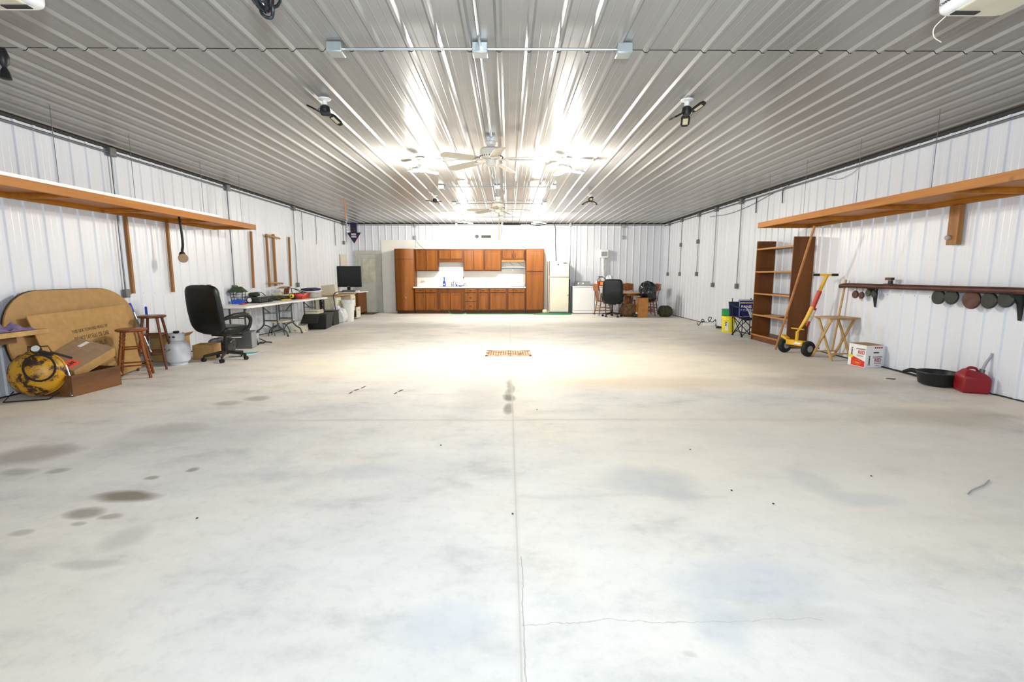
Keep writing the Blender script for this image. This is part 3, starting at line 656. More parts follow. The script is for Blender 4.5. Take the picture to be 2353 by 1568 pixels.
# stools
def stool(loc, rz, label, sm, h, top, spread, turned, rungs):
    t_ = thing('bar_stool', label, 'stool', loc, rz, None)
    MB().lathe([(.02, h-.04), (top-.02, h-.038), (top, h-.025), (top, h-.008), (top-.015, h), (.02, h-.003)], n=36).build('seat', sm, t_)
    for i in range(4):
        a = PI/4+i*PI/2; p0 = Vector((.12*math.cos(a), .12*math.sin(a), h-.035)); p1 = Vector((spread*math.cos(a), spread*math.sin(a), 0))
        pts = [p0.lerp(p1, k/56) for k in range(57)]
        rf = (lambda q: .020+.0032*math.sin(q*75)*(1 if (.08 < q < .35 or .6 < q < .92) else 0)-.003*q) if turned else (lambda q: .018-.003*q)
        MB().tube(pts, rf, 12).build('leg', sm if not turned else 'stoolwood', t_)
    for k, z in enumerate(rungs):
        for i in range(4):
            if (i+k) % 2 and len(rungs) > 3: continue
            a = PI/4+i*PI/2; b_ = a+PI/2; f = (h-.035-z)/(h-.035); rr = .12+(spread-.12)*f
            MB().tube([(rr*math.cos(a), rr*math.sin(a), z), (rr*.72*math.cos((a+b_)/2), rr*.72*math.sin((a+b_)/2), z), (rr*math.cos(b_), rr*math.sin(b_), z)][::2], .010, 8).build('rung', 'stoolwood' if turned else sm, t_)
    return t_
stool((-4.80, 6.14, 0), .55, 'glossy orange brown turned leg stool with a round seat, the shorter of two', 'stoolwood', .63, .165, .235, True, (.17, .21, .38, .43))
stool((-4.96, 6.74, 0), .3, 'dark wood stool with plain splayed legs, the taller of two', 'stooldark', .75, .165, .24, False, (.24, .48))
# broom handles
for (px, py, x2, y2, xw, w_) in ((298, 697, 348, 812, -5.25, 'left one, tilted'), (335, 706, 344, 806, -5.25, 'right one, nearly upright')):
    a = P(px, py, x=-5.30); b_ = P(x2, y2, x=-5.05)
    b_.z = max(b_.z, .02); d = (b_-a)
    t_ = thing('broom_handle', 'thin grey pole with a blue grip behind the tall stool, ' + w_, 'pole', (b_.x, b_.y, 0))
    MB().cyl(a+d*.16, b_, .011, n=8).build('pole', 'emt', t_, world=True); MB().cyl(a, a+d*.18, .016, n=10).build('grip', 'blue', t_, world=True)

# propane tank
t_ = thing('propane_tank', 'grey propane tank with collar standing on the floor between stool and office chair', 'gas tank', (-4.84, 7.02, 0))
MB().lathe([(.09, .02), (.11, .03), (.145, .055), (.157, .10), (.158, .24), (.157, .25), (.148, .30), (.115, .345), (.06, .365), (.02, .37)], n=40).build('cylinder', 'tank', t_)
MB().lathe([(.11, 0), (.113, .03), (.105, .03), (.10, 0)], n=36).build('foot_ring', 'tank', t_)
MB().grid(lambda u, v: Vector((.098*math.cos(-3.9+5.2*u), .098*math.sin(-3.9+5.2*u), .35+.115*v)), 40, 4).build('collar', 'tank', t_, solid=.005)
for a in (-2.0, -1.35): MB().ell((.1*math.cos(a), .1*math.sin(a), .415), (.022, .012, .014)).build('collar_hole', 'dark', t_)
MB().cyl((0, 0, .36), (0, 0, .47), .022, n=12).build('valve', 'greym', t_); MB().lathe([(.035, .465), (.04, .475), (.04, .49), (.03, .495)], n=14).build('knob', 'blackp', t_)

# cartons and bags behind the office chair
def carton(name, label, lo, hi, rz, mats='card', flaps=True, cat='box'):
    cx, cy = (lo[0]+hi[0])/2, (lo[1]+hi[1])/2; w_, d_, h_ = hi[0]-lo[0], hi[1]-lo[1], hi[2]-lo[2]
    t_ = thing(name, label, cat, (cx, cy, lo[2]), rz); W2, D2 = w_/2, d_/2; e = .006
    for q, nm in ((((-W2, -D2, 0), (-W2+e, D2, h_)), 'side_panel'), (((W2-e, -D2, 0), (W2, D2, h_)), 'side_panel'), (((-W2+e, -D2, 0), (W2-e, -D2+e, h_)), 'end_panel'), (((-W2+e, D2-e, 0), (W2-e, D2, h_)), 'end_panel'), (((-W2, -D2, 0), (W2, D2, e)), 'bottom')):
        MB().box(*q).build(nm, mats, t_)
    if flaps:
        for sx in (-1, 1): MB().bar((sx*W2, 0, h_), (sx*(W2+.07), 0, h_+.06), d_, .005, (0, 0, 1)).build('flap', mats, t_)
        MB().bar((0, -D2, h_), (0, -D2-.06, h_+.08), w_, .005, (0, 0, 1)).build('flap', mats, t_)
    return t_
carton('cardboard_box', 'small brown carton on the floor right of the propane tank', (-4.92, 7.44, 0), (-4.62, 7.74, .22), .2, flaps=False)
carton('cardboard_box', 'open brown carton with flaps behind the propane tank', (-5.36, 7.20, 0), (-5.03, 7.60, .36), .05)
t_ = thing('paper_fan_stack', 'white folded papers standing in the carton behind the chair', 'papers', (-5.17, 7.42, .2))
for k in range(5): MB().obox((-.12+.05*k, .03*k, .1), (.02, .12, .22), (0, .35-.12*k, .4)).build('sheet', 'white', t_)
solo(MB().ell((-4.78, 8.02, .13), (.19, .22, .135), .75, 36, 18, .06, 3), 'black_trash_bag', 'film', 'shiny black plastic bag behind the office chair base', 'bag')
t_ = thing('small_carton', 'small white carton behind the office chair', 'box', (-4.87, 8.62, 0)); MB().obox((0, 0, .1), (.16, .2, .2)).build('carton_body', 'white', t_, bevel=.003); MB().obox((0, 0, .203), (.165, .03, .004)).build('tape', 'card', t_)
t_ = thing('plastic_storage_bin', 'clear bin of dark things on the floor under the near table', 'bin', (-4.95, 8.95, 0))
MB().box((-.2, -.22, 0), (.2, .22, .22)).build('bin_body', 'clear', t_, bevel=.01); MB().ell((0, 0, .11), (.17, .19, .09), .7, 24, 12, .12).build('contents', 'purple', t_); MB().box((-.21, -.23, .215), (.21, .23, .235)).build('lid', 'blackp', t_, bevel=.004)
t_ = thing('metal_cabinet_box', 'dusty grey metal box on the floor right of the office chair', 'box', (-4.72, 8.63, 0), .2)
MB().box((-.19, -.13, 0), (.13, .16, .30)).build('box_body', 'greym', t_, bevel=.004); MB().box((.131, -.12, .01), (.14, .15, .29)).build('cover_panel', 'gray', t_, bevel=.002); MB().box((-.19, -.136, .20), (-.02, -.131, .22)).build('label_strip', 'white', t_)
t_ = thing('folded_leaflet', 'white and teal leaflet lying on the floor beside the office chair', 'paper', (-4.33, 7.92, 0), -.35)
MB().grid(lambda u, v: Vector((-.06+.16*v, -.3+.6*u, .012+.012*math.sin(5*u+2*v))), 14, 4).build('sheet', 'white', t_, solid=.002)
MB().grid(lambda u, v: Vector((-.03+.08*v, -.12+.34*u, .018+.012*math.sin(5*(u*.57+.3)+2*v))), 12, 3).build('teal_print', 'teal', t_, solid=.002)
p = P(610, 789, z=0)
solo(MB().tube([(p.x-.02+.13*math.cos(q), p.y+.09*math.sin(q), .012) for q in [2*PI*i/24 for i in range(20)]]+[(p.x-.05, p.y+.12, .02), (p.x-.2, p.y+.1, .09)], .009, 6), 'cord_loop', 'rubber', 'looped black cord on the floor beside the grey metal box', 'cord')

# office chairs -----------------------------------------------------------
def office_chair(loc, rz, label, recl=.22):
    """local +Y is the way the sitter faces"""
    t_ = thing('office_chair', label, 'chair', loc, rz, 'black office chairs')
    for k in range(5):
        a = 2*PI*k/5+.3; e = Vector((.30*math.cos(a), .30*math.sin(a), .085))
        sp = MB().tube([(0, 0, .13), e*.5+Vector((0, 0, .065)), e], .026, 10, r1=.017).build('base_spoke', 'blackp' if k % 2 else 'gun', t_)
        cs = MB(); ty = Vector((-math.sin(a+.8), math.cos(a+.8), 0)); c0 = Vector((e.x, e.y, .031))
        for s_ in (-1, 1): cs.lathe([(.006, -.011), (.026, -.011), (.031, -.004), (.031, .004), (.026, .011), (.006, .011)], c0+ty*s_*.018, 16, ty)
        cs.cyl(c0, e, .008, n=8); cs.build('caster', 'rubber', sp)
    MB().cyl((0, 0, .09), (0, 0, .22), .032, n=16).cyl((0, 0, .2), (0, 0, .40), .022, n=14).build('gas_column', 'blackm', t_)
    MB().obox((0, 0, .405), (.24, .26, .05)).cyl((.1, .02, .4), (.31, .04, .40), .007, n=6).build('seat_plate', 'blackm', t_, bevel=.005)
    MB().ell((0, .03, .47), (.265, .265, .065), .42, 40, 16).build('seat', 'leather', t_)
    B = Matrix.Translation((0, -.22, .48)) @ Matrix.Rotation(recl, 4, 'X')
    bk = MB(); bk.X = B
    vs = []; n1, n2 = 44, 18
    def fn(u, v):
        a = 2*PI*u; b_ = -PI/2+PI*v; e = .30
        sp = lambda x, e=e: math.copysign(abs(x)**e, x)
        x = sp(math.cos(b_), .35)*sp(math.cos(a))*.31; z = sp(math.cos(b_), .35)*sp(math.sin(a))*.36
        y = sp(math.sin(b_), .5)*.055
        z2 = z+.33; x *= 1-.10*abs((z2-.33)/.36)**2-(.12 if z2 < .1 else 0)*(.1-z2)/.1*.5
        y += -.03*math.cos((z2-.1)*5)+.012*math.sin(z2*24)*(1 if y > .02 else 0)
        return Vector((x, y, z2))
    bk.grid(fn, n1, n2); bk.build('backrest', 'leather', t_)
    MB().bar((0, -.12, .40), (0, -.27, .50), .09, .015, (0, 1, 0)).build('back_bracket', 'blackm', t_)
    for sx in (-1, 1):
        pts = curve([(sx*.27, -.24, .66), (sx*.315, -.10, .70), (sx*.32, .10, .70), (sx*.32, .19, .63), (sx*.30, .17, .50), (sx*.24, .08, .42)], 7)
        MB().tube(pts, lambda q: .026+.012*math.sin(PI*min(1, q*1.5)), 12).build('armrest', 'blackp', t_)
    return t_
office_chair((-4.36, 7.40, 0), -.30, 'big black leather office chair seen from behind beside the folding table', .24)
office_chair((3.24, 15.0, 0), -.2, 'black office chair at the round table by the dryer', .16)

# ================================================================ FOLDING TABLES
def folding_table(loc, rz, label):
    t_ = thing('folding_table', label, 'table', loc, rz, 'white folding tables')
    MB().prism([(x, y) for x, y in stad(.72, 1.83, .06, 5)], Matrix.Translation((0, 0, .70)), .042).build('tabletop', 'white', t_, bevel=.006)
    for sy in (-1, 1):
        y = sy*.62; fr = MB()
        fr.tube([(-.27, y, .69), (.27, y, .69)], .015, 8); fr.tube([(-.14, y, .34), (.14, y, .34)], .014, 8)
        fr.tube([(-.14, y, .5), (.14, y, .5)], .009, 6); fr.tube([(0, y, .5), (0, sy*.20, .698)], .010, 6)
        lf = fr.build('leg_frame', 'gunm', t_)
        for sx in (-1, 1):
            MB().tube([(sx*.14, y, .69)]+curve([(sx*.14, y, .36), (sx*.15, y, .26), (sx*.22, y, .17), (sx*.31, y, .11), (sx*.345, y, .015)], 5), .016, 8).build('leg', 'gunm', t_)
            MB().cyl((sx*.345, y, 0), (sx*.345, y, .03), .018, n=10).build('foot_cap', 'blackp', t_)
            MB().tube(curve([(sx*.14, y, .25), (sx*.02, y, .20), (sx*-.05, y, .1), (sx*-.07, y, .012)], 5), .011, 8).build('foot_arch', 'gunm', t_)
    return t_
TZ = .743
folding_table((-5.03, 9.60, 0), 0, 'white folding table nearer the camera, covered with small clutter')
folding_table((-4.97, 11.45, 0), -.03, 'white folding table farther back, holding the red tray and clear bin')
def at_t(px, py): return P(px, py, z=TZ)
# lantern style bird feeder
p = at_t(549, 699)
t_ = thing('bird_feeder', 'house shaped feeder with black roof and blue base on the near table', 'bird feeder', (p.x-.06, p.y+.10, TZ), .25)
MB().box((-.10, -.10, 0), (.10, .10, .075)).build('base_tray', 'blue', t_, bevel=.006)
fr = MB()
for sx in (-1, 1):
    for sy in (-1, 1): fr.cyl((sx*.095, sy*.095, .07), (sx*.11, sy*.11, .23), .006, n=6)
for z, r in ((.13, .10), (.18, .105)): fr.tube([(r, r, z), (-r, r, z), (-r, -r, z), (r, -r, z)], .003, 5, closed=True)
fr.build('wire_cage', 'blackm', t_)
MB().lathe([(.03, .07), (.06, .1), (.062, .2), (.05, .22)], (.02, 0, 0), 20).build('seed_jar', 'clear', t_)
MB().add([(-.15, -.15, .225), (.15, -.15, .225), (.15, .15, .225), (-.15, .15, .225), (-.07, 0-.04, .33), (.07, -.04, .33), (.07, .04, .33), (-.07, .04, .33)], [(3, 2, 1, 0), (4, 5, 6, 7), (0, 1, 5, 4), (1, 2, 6, 5), (2, 3, 7, 6), (3, 0, 4, 7)]).build('roof', 'gdark', t_)
MB().cyl((0, 0, .33), (0, 0, .35), .012, n=8).build('finial', 'blackm', t_)
p = at_t(559, 700); solo(MB().obox((p.x, p.y, TZ+.008), (.06, .22, .016), (0, 0, .1)).obox((p.x-.02, p.y+.05, TZ+.02), (.03, .12, .012), (0, 0, .5)), 'red_clamp', 'redp', 'flat red tool lying in front of the bird feeder', 'tool', bevel=.003)
p = at_t(574, 697)
t_ = thing('pressure_gauge', 'round white gauge with a black hose on the near table', 'gauge', (p.x-.02, p.y, TZ))
MB().lathe([(.05, 0), (.052, .03), (.045, .034)], (0, 0, .06), 20, (.8, -.6, 0)).build('gauge_case', 'blackm', t_); MB().lathe([(.043, .0345), (.042, .04), (.02, .044)], (0, 0, .06), 20, (.8, -.6, 0)).build('dial', 'white', t_)
MB().tube(curve([(.02, .05, .03), (.08, .08, .05), (.10, -.02, .015), (.0, -.12, .012), (-.12, -.10, .012)], 6), .008, 6).build('hose', 'rubber', t_)
p = at_t(606, 697)
t_ = thing('wire_basket_tray', 'black wire basket holding a dark case on the near table', 'basket', (p.x-.22, p.y+.25, TZ))
fr = MB()
for z, r in ((.01, .85), (.12, 1)): fr.tube([(.17*r, .3*r, z), (-.17*r, .3*r, z), (-.17*r, -.3*r, z), (.17*r, -.3*r, z)], .006, 5, closed=True)
for k in range(9): fr.cyl((.145, -.25+.0625*k, .01), (.17, -.3+.075*k, .12), .003, n=5); fr.cyl((-.145, -.25+.0625*k, .01), (-.17, -.3+.075*k, .12), .003, n=5)
fr.tube(curve([(.0, -.3, .12), (.0, -.2, .2), (0, .1, .2), (0, .3, .12)], 6), .007, 6); fr.build('wire_frame', 'blackm', t_)
MB().obox((0, 0, .06), (.24, .42, .09)).build('dark_case', 'gunm', t_, bevel=.01)
p = at_t(615, 694); solo(MB().obox((p.x-.03, p.y+.05, TZ+.045), (.15, .26, .09), (0, 0, .1)), 'black_tool_case', 'blackp', 'black plastic tool case at the front edge of the near table', 'case', bevel=.012)
p = P(584, 676, x=-5.24); solo(MB().ell((p.x, p.y, .90), (.10, .10, .045), .7).cyl((p.x, p.y, TZ), (p.x, p.y, .89), .05, n=16), 'green_capped_jar', 'gdark', 'dark green capped jar at the back of the near table', 'jar')
p = at_t(596, 695); solo(MB().box((p.x-.04, p.y-.03, TZ), (p.x+.02, p.y+.04, TZ+.06)), 'small_white_carton', 'white', 'small white carton beside the black tool case', 'box', bevel=.003)
p = at_t(648, 690); solo(MB().ell((p.x-.1, p.y+.08, TZ+.045), (.16, .30, .05), .8, 36, 14, .1, 5), 'dark_cloth_bundle', 'bagg', 'heap of dark cloth and gloves where the two tables meet', 'cloth')
p = at_t(660, 690); solo(MB().obox((p.x-.02, p.y-.02, TZ+.012), (.05, .3, .024), (0, 0, -.2)), 'hand_tool', 'yellow', 'yellow handled hand tool at the seam of the tables', 'tool', bevel=.006)
p = P(641, 676, x=-5.22); solo(MB().box((p.x-.06, p.y-.1, TZ), (p.x+.06, p.y+.08, TZ+.17)), 'pale_green_carton', 'beige', 'pale upright carton at the back of the tables', 'box', bevel=.004)
p = P(657, 676, x=-5.15)
t_ = thing('white_drawer_box', 'white box with an open brown lid behind the yellow power tool', 'box', (p.x, p.y, TZ)); MB().box((-.1, -.16, 0), (.12, .14, .11)).build('box_body', 'white', t_, bevel=.004); MB().obox((.02, .0, .19), (.02, .3, .15), (0, .2, .1)).build('brown_lid', 'cab', t_, bevel=.004); MB().obox((.0, -.08, .27), (.2, .3, .012), (.1, 0, 0)).build('top_flap', 'card', t_)
p = at_t(681, 688)
t_ = thing('power_tool', 'yellow and black power drill lying on the far table', 'power tool', (p.x-.06, p.y-.10, TZ), .4)
MB().ell((0, 0, .08), (.05, .12, .05), .8).build('motor_body', 'yellowp', t_); MB().obox((.03, .02, .03), (.05, .08, .06)).cyl((0, -.1, .08), (0, -.2, .08), .022, .012, 12).ell((.05, .05, .04), (.06, .10, .04), .8).build('grip', 'rubber', t_)
p = at_t(698, 687)
t_ = thing('red_tool_tray', 'red plastic tray with black handles on the far table', 'tray', (p.x-.12, p.y+.14, TZ))
MB().add([(-.12, -.22, 0), (.12, -.22, 0), (.12, .22, 0), (-.12, .22, 0), (-.15, -.27, .13), (.15, -.27, .13), (.15, .27, .13), (-.15, .27, .13)], [(3, 2, 1, 0), (0, 1, 5, 4), (1, 2, 6, 5), (2, 3, 7, 6), (3, 0, 4, 7)]).build('tray_body', 'redp', t_, solid=.008)
MB().tube([(.1, .2, .1), (.02, -.2, .22), (.0, -.5, .26)], .008, 6).tube([(.0, .2, .1), (-.08, -.2, .24), (-.08, -.5, .28)], .008, 6).tube([(0, -.5, .26), (.03, -.5, .02)], .008, 6).build('tool_shafts', 'blackm', t_)
p = at_t(726, 685)
t_ = thing('clear_tote', 'clear plastic tote with a dark cloth on top at the far table', 'bin', (p.x-.18, p.y+.16, TZ))
MB().box((-.17, -.27, 0), (.17, .27, .16)).build('tote_body', 'clear', t_, bevel=.01); MB().box((-.13, -.2, .01), (.13, .2, .11)).build('contents', 'beige', t_, bevel=.02); MB().box((-.18, -.28, .155), (.18, .28, .17)).build('lid', 'white', t_)
solo(MB().ell((p.x-.18, p.y+.18, TZ+.205), (.17, .34, .035), .8, 36, 12, .12, 9), 'dark_folded_jacket', 'navy', 'dark blue folded jacket lying on the clear tote', 'clothing')
p = at_t(716, 684); solo(MB().ell((p.x-.06, p.y-.0, TZ+.05), (.07, .1, .05), .7).cyl((p.x, p.y, TZ+.04), (p.x+.12, p.y+.12, TZ+.03), .02, n=8), 'dark_red_drill', 'rust', 'dark red drill beside the clear tote', 'power tool')
p = at_t(750, 682); solo(MB().lathe([(.03, 0), (.035, .02), (.035, .1), (.015, .13), (.015, .16)], (-4.75, 12.28, TZ), 16), 'golden_bottle', 'yellow', 'small golden bottle at the far end of the table', 'bottle')
# under the tables
t_ = thing('folding_stool_bench', 'pale low folding bench under the white tables', 'bench', (-5.0, 10.75, 0))
MB().box((-.13, -.32, .27), (.13, .32, .30)).build('bench_top', 'beige', t_, bevel=.004)
for sy in (-1, 1):
    for sx in (-1, 1): MB().cyl((sx*.1, sy*.27, .27), (sx*.14, sy*.30, 0), .011, n=8).build('leg', 'gunm', t_)
p = P(684, 766, z=0)
t_ = thing('frosted_bin', 'frosted plastic bin on the floor under the tables', 'bin', (p.x-.25, p.y+.4, 0)); MB().box((-.17, -.2, 0), (.17, .2, .22)).build('bin_body', 'trash', t_, bevel=.012); MB().box((-.18, -.21, .22), (.18, .21, .235)).build('lid', 'white', t_)
t_ = thing('drawer_unit', 'small white drawer unit beside the black tote', 'drawer', (-4.82, 11.12, 0), .1); MB().box((-.14, -.16, 0), (.14, .16, .15)).build('drawer_body', 'cream', t_, bevel=.004); MB().cyl((.14, -.05, .04), (.155, -.05, .04), .01, n=8).cyl((-.05, -.16, .04), (-.05, -.175, .04), .01, n=8).build('knob', 'blackp', t_)
t_ = thing('black_storage_tote', 'big black plastic tote on the floor at the end of the tables', 'bin', (-4.62, 11.85, 0), .12)
MB().add([(-.20, -.30, 0), (.20, -.30, 0), (.20, .30, 0), (-.20, .30, 0), (-.24, -.36, .36), (.24, -.36, .36), (.24, .36, .36), (-.24, .36, .36)], [(3, 2, 1, 0), (0, 1, 5, 4), (1, 2, 6, 5), (2, 3, 7, 6), (3, 0, 4, 7), (4, 5, 6, 7)]).build('tote_body', 'blackp', t_, bevel=.02)
MB().box((-.25, -.37, .345), (.25, .37, .37)).build('rim', 'blackp', t_, bevel=.008)
MB().bar((-.1, -.36, .36), (-.05, -.78, .20), .36, .02, (0, 0, 1)).build('open_lid', 'blackp', t_, bevel=.005)
t_ = thing('green_metal_case', 'olive metal case resting on the black tote', 'case', (-4.68, 11.68, .372)); MB().box((-.15, -.19, 0), (.15, .19, .095)).build('case_body', 'beige', t_, bevel=.012); MB().box((-.155, -.195, .06), (.155, .195, .066)).build('lid_seam', 'gdark', t_)
p = P(752, 720, z=.37); solo(MB().lathe([(.055, 0), (.06, .02), (.06, .30), (.045, .32)], (-4.62, 12.02, .372), 24), 'black_cylinder', 'film', 'shiny black cylinder standing on the black tote', 'canister')
t_ = thing('black_bin', 'second black bin half hidden behind the tote', 'bin', (-4.72, 12.62, 0)); MB().box((-.22, -.22, 0), (.22, .22, .36)).build('bin_body', 'blackp', t_, bevel=.02); MB().box((-.23, -.23, .36), (.23, .23, .38)).build('rim', 'blackp', t_, bevel=.005)
t_ = thing('walking_cane', 'black walking cane leaning in front of the white bag', 'cane', (-4.5, 12.85, 0))
a = P(777, 745, z=0); b_ = P(766, 682, y=a.y+.05); c2 = P(788, 671, y=a.y+.45)
MB().tube([a, b_]+curve([b_+Vector((0, 0, .03)), b_+Vector((.03, .04, .09)), b_.lerp(c2, .5)+Vector((0, 0, .06)), c2], 5), .012, 8).build('shaft', 'blackm', t_, world=True); MB().cyl(a, a+Vector((0, 0, .03)), .018, n=10).build('rubber_tip', 'rubber', t_, world=True)
# waste bin, bag, file cabinets, desk, television
t_ = thing('white_waste_bin', 'tall white waste bin behind the white plastic bag', 'bin', (-4.49, 13.6, 0), 0)
MB().lathe([(.12, 0), (.13, .02), (.17, .56), (.18, .57), (.18, .59), (.165, .59), (.12, .03)], n=28).build('bin_body', 'white', t_)
MB().lathe([(.178, .50), (.185, .54), (.185, .58), (.18, .6)], n=28).build('liner_rim', 'trash', t_)
solo(MB().ell((-4.58, 13.18, .20), (.17, .17, .20), .8, 36, 20, .06, 12).ell((-4.66, 13.16, .38), (.09, .08, .10), .9, 20, 12, .1, 4), 'white_plastic_bag', 'trash', 'full white plastic bag on the floor beside the waste bin', 'bag')
def filecab(loc, rz, label, open_=False, h=.72):
    t_ = thing('file_cabinet', label, 'cabinet', loc, rz, 'beige file cabinets')
    MB().box((-.33, -.2, 0), (.30, .2, h)).build('cabinet_body', 'beige', t_, bevel=.004)
    for k in range(2):
        z0 = .04+k*(h-.06)/2; ex = .14 if open_ and k == 0 else 0
        d = MB().box((.30+ex, -.185, z0), (.32+ex, .185, z0+(h-.1)/2)).build('drawer', 'cream', t_, bevel=.003)
        if ex: MB().box((.30, -.17, z0+.02), (.30+ex, .17, z0+.2)).build('drawer_tray', 'gun', d)
        MB().obox((.328+ex, .0, z0+.22), (.015, .09, .018)).build('handle', 'emt', d); MB().obox((.323+ex, -.12, z0+.1), (.006, .02, .02)).build('lock', 'blackp', d)
    return t_
filecab((-4.93, 14.45, 0), 0, 'beige file cabinet with its lower drawer pulled out', True)
filecab((-5.02, 13.45, 0), 0, 'beige file cabinet behind the waste bin, drawers shut')
t_ = thing('wooden_board_top', 'brown wooden board laid over the file cabinets', 'board', (-4.95, 14.1, .722)); MB().box((-5.35, 13.2, .722), (-4.62, 14.75, .745)).build('board', 'traywood', t_, world=True, bevel=.003)
t_ = thing('tilted_white_cabinet', 'small cream drawer cabinet tilted on the wooden board', 'cabinet', (-4.93, 13.55, .747), .15)
T = Matrix.Rotation(-.12, 4, 'Y') @ Matrix.Rotation(0, 4, 'X')
q = MB(); q.X = T; q.box((-.2, -.18, .0), (.15, .18, .28)); q.build('cabinet_body', 'beige', t_, bevel=.004); q = MB(); q.X = T; q.box((.15, -.17, .01), (.162, .17, .27)); q.build('door', 'cream', t_, bevel=.002); q = MB(); q.X = T; q.cyl((.162, .12, .06), (.175, .12, .06), .012, n=8); q.build('knob', 'blackp', t_)
t_ = thing('wooden_desk', 'brown wooden desk under the television in the back left corner', 'desk', (-5.0, 15.55, 0))
MB().box((-5.36, 15.1, .74), (-4.62, 16.05, .77)).build('desk_top', 'white', t_, world=True, bevel=.003); MB().box((-5.30, 15.14, 0), (-4.68, 15.17, .74)).build('side_panel', 'cab', t_, world=True); MB().box((-5.30, 16.0, 0), (-4.68, 16.03, .74)).build('side_panel', 'cab', t_, world=True); MB().box((-4.70, 15.17, .1), (-4.68, 16.0, .74)).build('front_panel', 'cab', t_, world=True)
t_ = thing('flat_television', 'black flat television standing on the desk in the back left corner', 'television', (-5.06, 15.45, .771))
MB().box((-.42, -.03, .14), (.41, .03, .80)).build('casing', 'blackp', t_, bevel=.012); MB().box((-.39, -.034, .18), (.38, -.03, .77)).build('screen', 'screen', t_); MB().obox((0, 0, .012), (.40, .22, .024)).obox((0, 0, .08), (.1, .04, .13)).build('stand', 'blackp', t_, bevel=.004); MB().obox((0, -.035, .158), (.08, .003, .012)).build('logo_strip', 'emt', t_)
t_ = thing('desk_papers', 'dark binder and papers on the desk below the television', 'papers', (-4.98, 15.2, .772)); MB().obox((.02, -.03, .03), (.4, .1, .06)).build('binder', 'greym', t_, bevel=.006); MB().obox((.25, 0, .02), (.14, .12, .04)).build('paper_stack', 'white', t_)
solo(MB().box((XL+.02, 15.75, 1.35), (XL+.06, 16.30, 1.95)).box((XL+.06, 15.80, 1.40), (XL+.068, 16.25, 1.90)), 'electrical_panel', 'cream', 'cream electrical panel on the left wall above the television', 'electrical panel', bevel=.006)
solo(MB().box((-5.1, 15.95, .001), (-4.45, 16.68, .018)), 'green_doormat', 'gdark', 'dark green doormat in front of the grey door', 'mat', bevel=.004)
# beer sign
t_ = thing('arrow_sign', 'dark blue arrow shaped sign hanging in the back left corner', 'sign', (-5.1, 16.4, 2.34))
MB().box((-5.23, 16.39, 2.68), (-5.02, 16.42, 3.0)).prism([(0, 0), (.23, .35), (-.23, .35)], TX((-5.125, 16.42, 2.34), (1, 0, 0), (0, 0, 1)), .03).build('sign_panel', 'arrow', t_, world=True)
MB().box((-5.205, 16.375, 2.72), (-5.15, 16.39, 2.78)).box((-5.20, 16.375, 2.82), (-5.14, 16.39, 2.85)).box((-5.12, 16.375, 2.74), (-5.07, 16.39, 2.84)).build('printed_pattern', 'rust', t_, world=True)
MB().text('BEER', .075, TX((-5.125, 16.385, 2.63), (1, 0, 0), (0, 0, 1)), .002, bold=.002).text('HERE', .075, TX((-5.125, 16.385, 2.55), (1, 0, 0), (0, 0, 1)), .002, bold=.002).build('lettering', 'textw', t_, world=True)
MB().bar((-5.12, 16.40, 2.345), (-4.90, 16.40, 2.685), .02, .012, (0, 1, 0)).build('red_edge', 'redp', t_, world=True)

# ================================================================ KITCHEN
def kx(u, y): return P(860+u/5.115, 640, y=y).x
def kz(v, y): return P(1080, 500+v/5.115, y=y).z
def hill(mb, x0, x1, z0, z1, y):
    """door slab with raised frame and inset panel"""
    mb.box((x0, y-.018, z0), (x1, y, z1))
    return mb
def kdoor(t_, nm, x0, x1, z0, z1, y, handle=None):
    g = .011; x0 += g; x1 -= g; z0 += g*.6; z1 -= g*.6; e = min(.05, (z1-z0)*.3, (x1-x0)*.3)
    d = MB(); d.box((x0, y-.012, z0), (x1, y, z1))
    for a, b_ in (((x0, z0), (x0+e, z1)), ((x1-e, z0), (x1, z1)), ((x0+e, z0), (x1-e, z0+e)), ((x0+e, z1-e), (x1-e, z1))): d.box((a[0], y-.022, a[1]), (b_[0], y-.012, b_[1]))
    o_ = d.build(nm, 'cabd', t_, world=True, bevel=.004)
    if handle == 'pull': MB().obox(((x0+x1)/2, y-.03, (z0+z1)/2), (.09, .015, .014)).build('handle', 'gun', o_, world=True, bevel=.003)
    if handle in ('L', 'R'):
        hx = x1-.035 if handle == 'R' else x0+.035; MB().cyl((hx, y-.032, z0+.05), (hx, y-.032, z0+.16), .006, n=8).build('handle', 'gun', o_, world=True)
    return o_
YB1 = 16.22; YU = 16.46; WB = YB-.03
def cabinet(label, x0, x1, z0, z1, yf, doors, toe=False):
    t_ = thing('kitchen_cabinet', label, 'cabinet', ((x0+x1)/2, (yf+WB)/2, z0-(0.0 if not toe else .1)))
    MB().box((x0+.002, yf, z0), (x1-.002, WB, z1)).build('cabinet_body', 'cab', t_, world=True, bevel=.002)
    if toe: MB().box((x0+.002, yf+.07, 0), (x1-.002, WB, z0)).build('toe_kick', 'cabdark', t_, world=True)
    for (nm, a, b_, c, d, hd) in doors: kdoor(t_, nm, a, b_, c, d, yf, hd)
    return t_
K = lambda u: kx(u, YB1); Z0, ZD, ZT = .10, .70, .86
def base(label, u0, u1, ds, drawers=True):
    dd = []
    for a, b_ in ds: dd += [('door', K(a), K(b_), .13, ZD-.01, None)]+([('drawer', K(a), K(b_), ZD+.01, ZT-.02, 'pull')] if drawers else [])
    return cabinet(label, K(u0), K(u1), Z0, ZT, YB1, dd, True)
base('oak base cabinet with two doors at the left end of the counter', 470, 745, [(475, 600), (602, 730)])
base('oak sink base cabinet with two doors below the blue bottle', 745, 1048, [(768, 888), (892, 1015)], False)
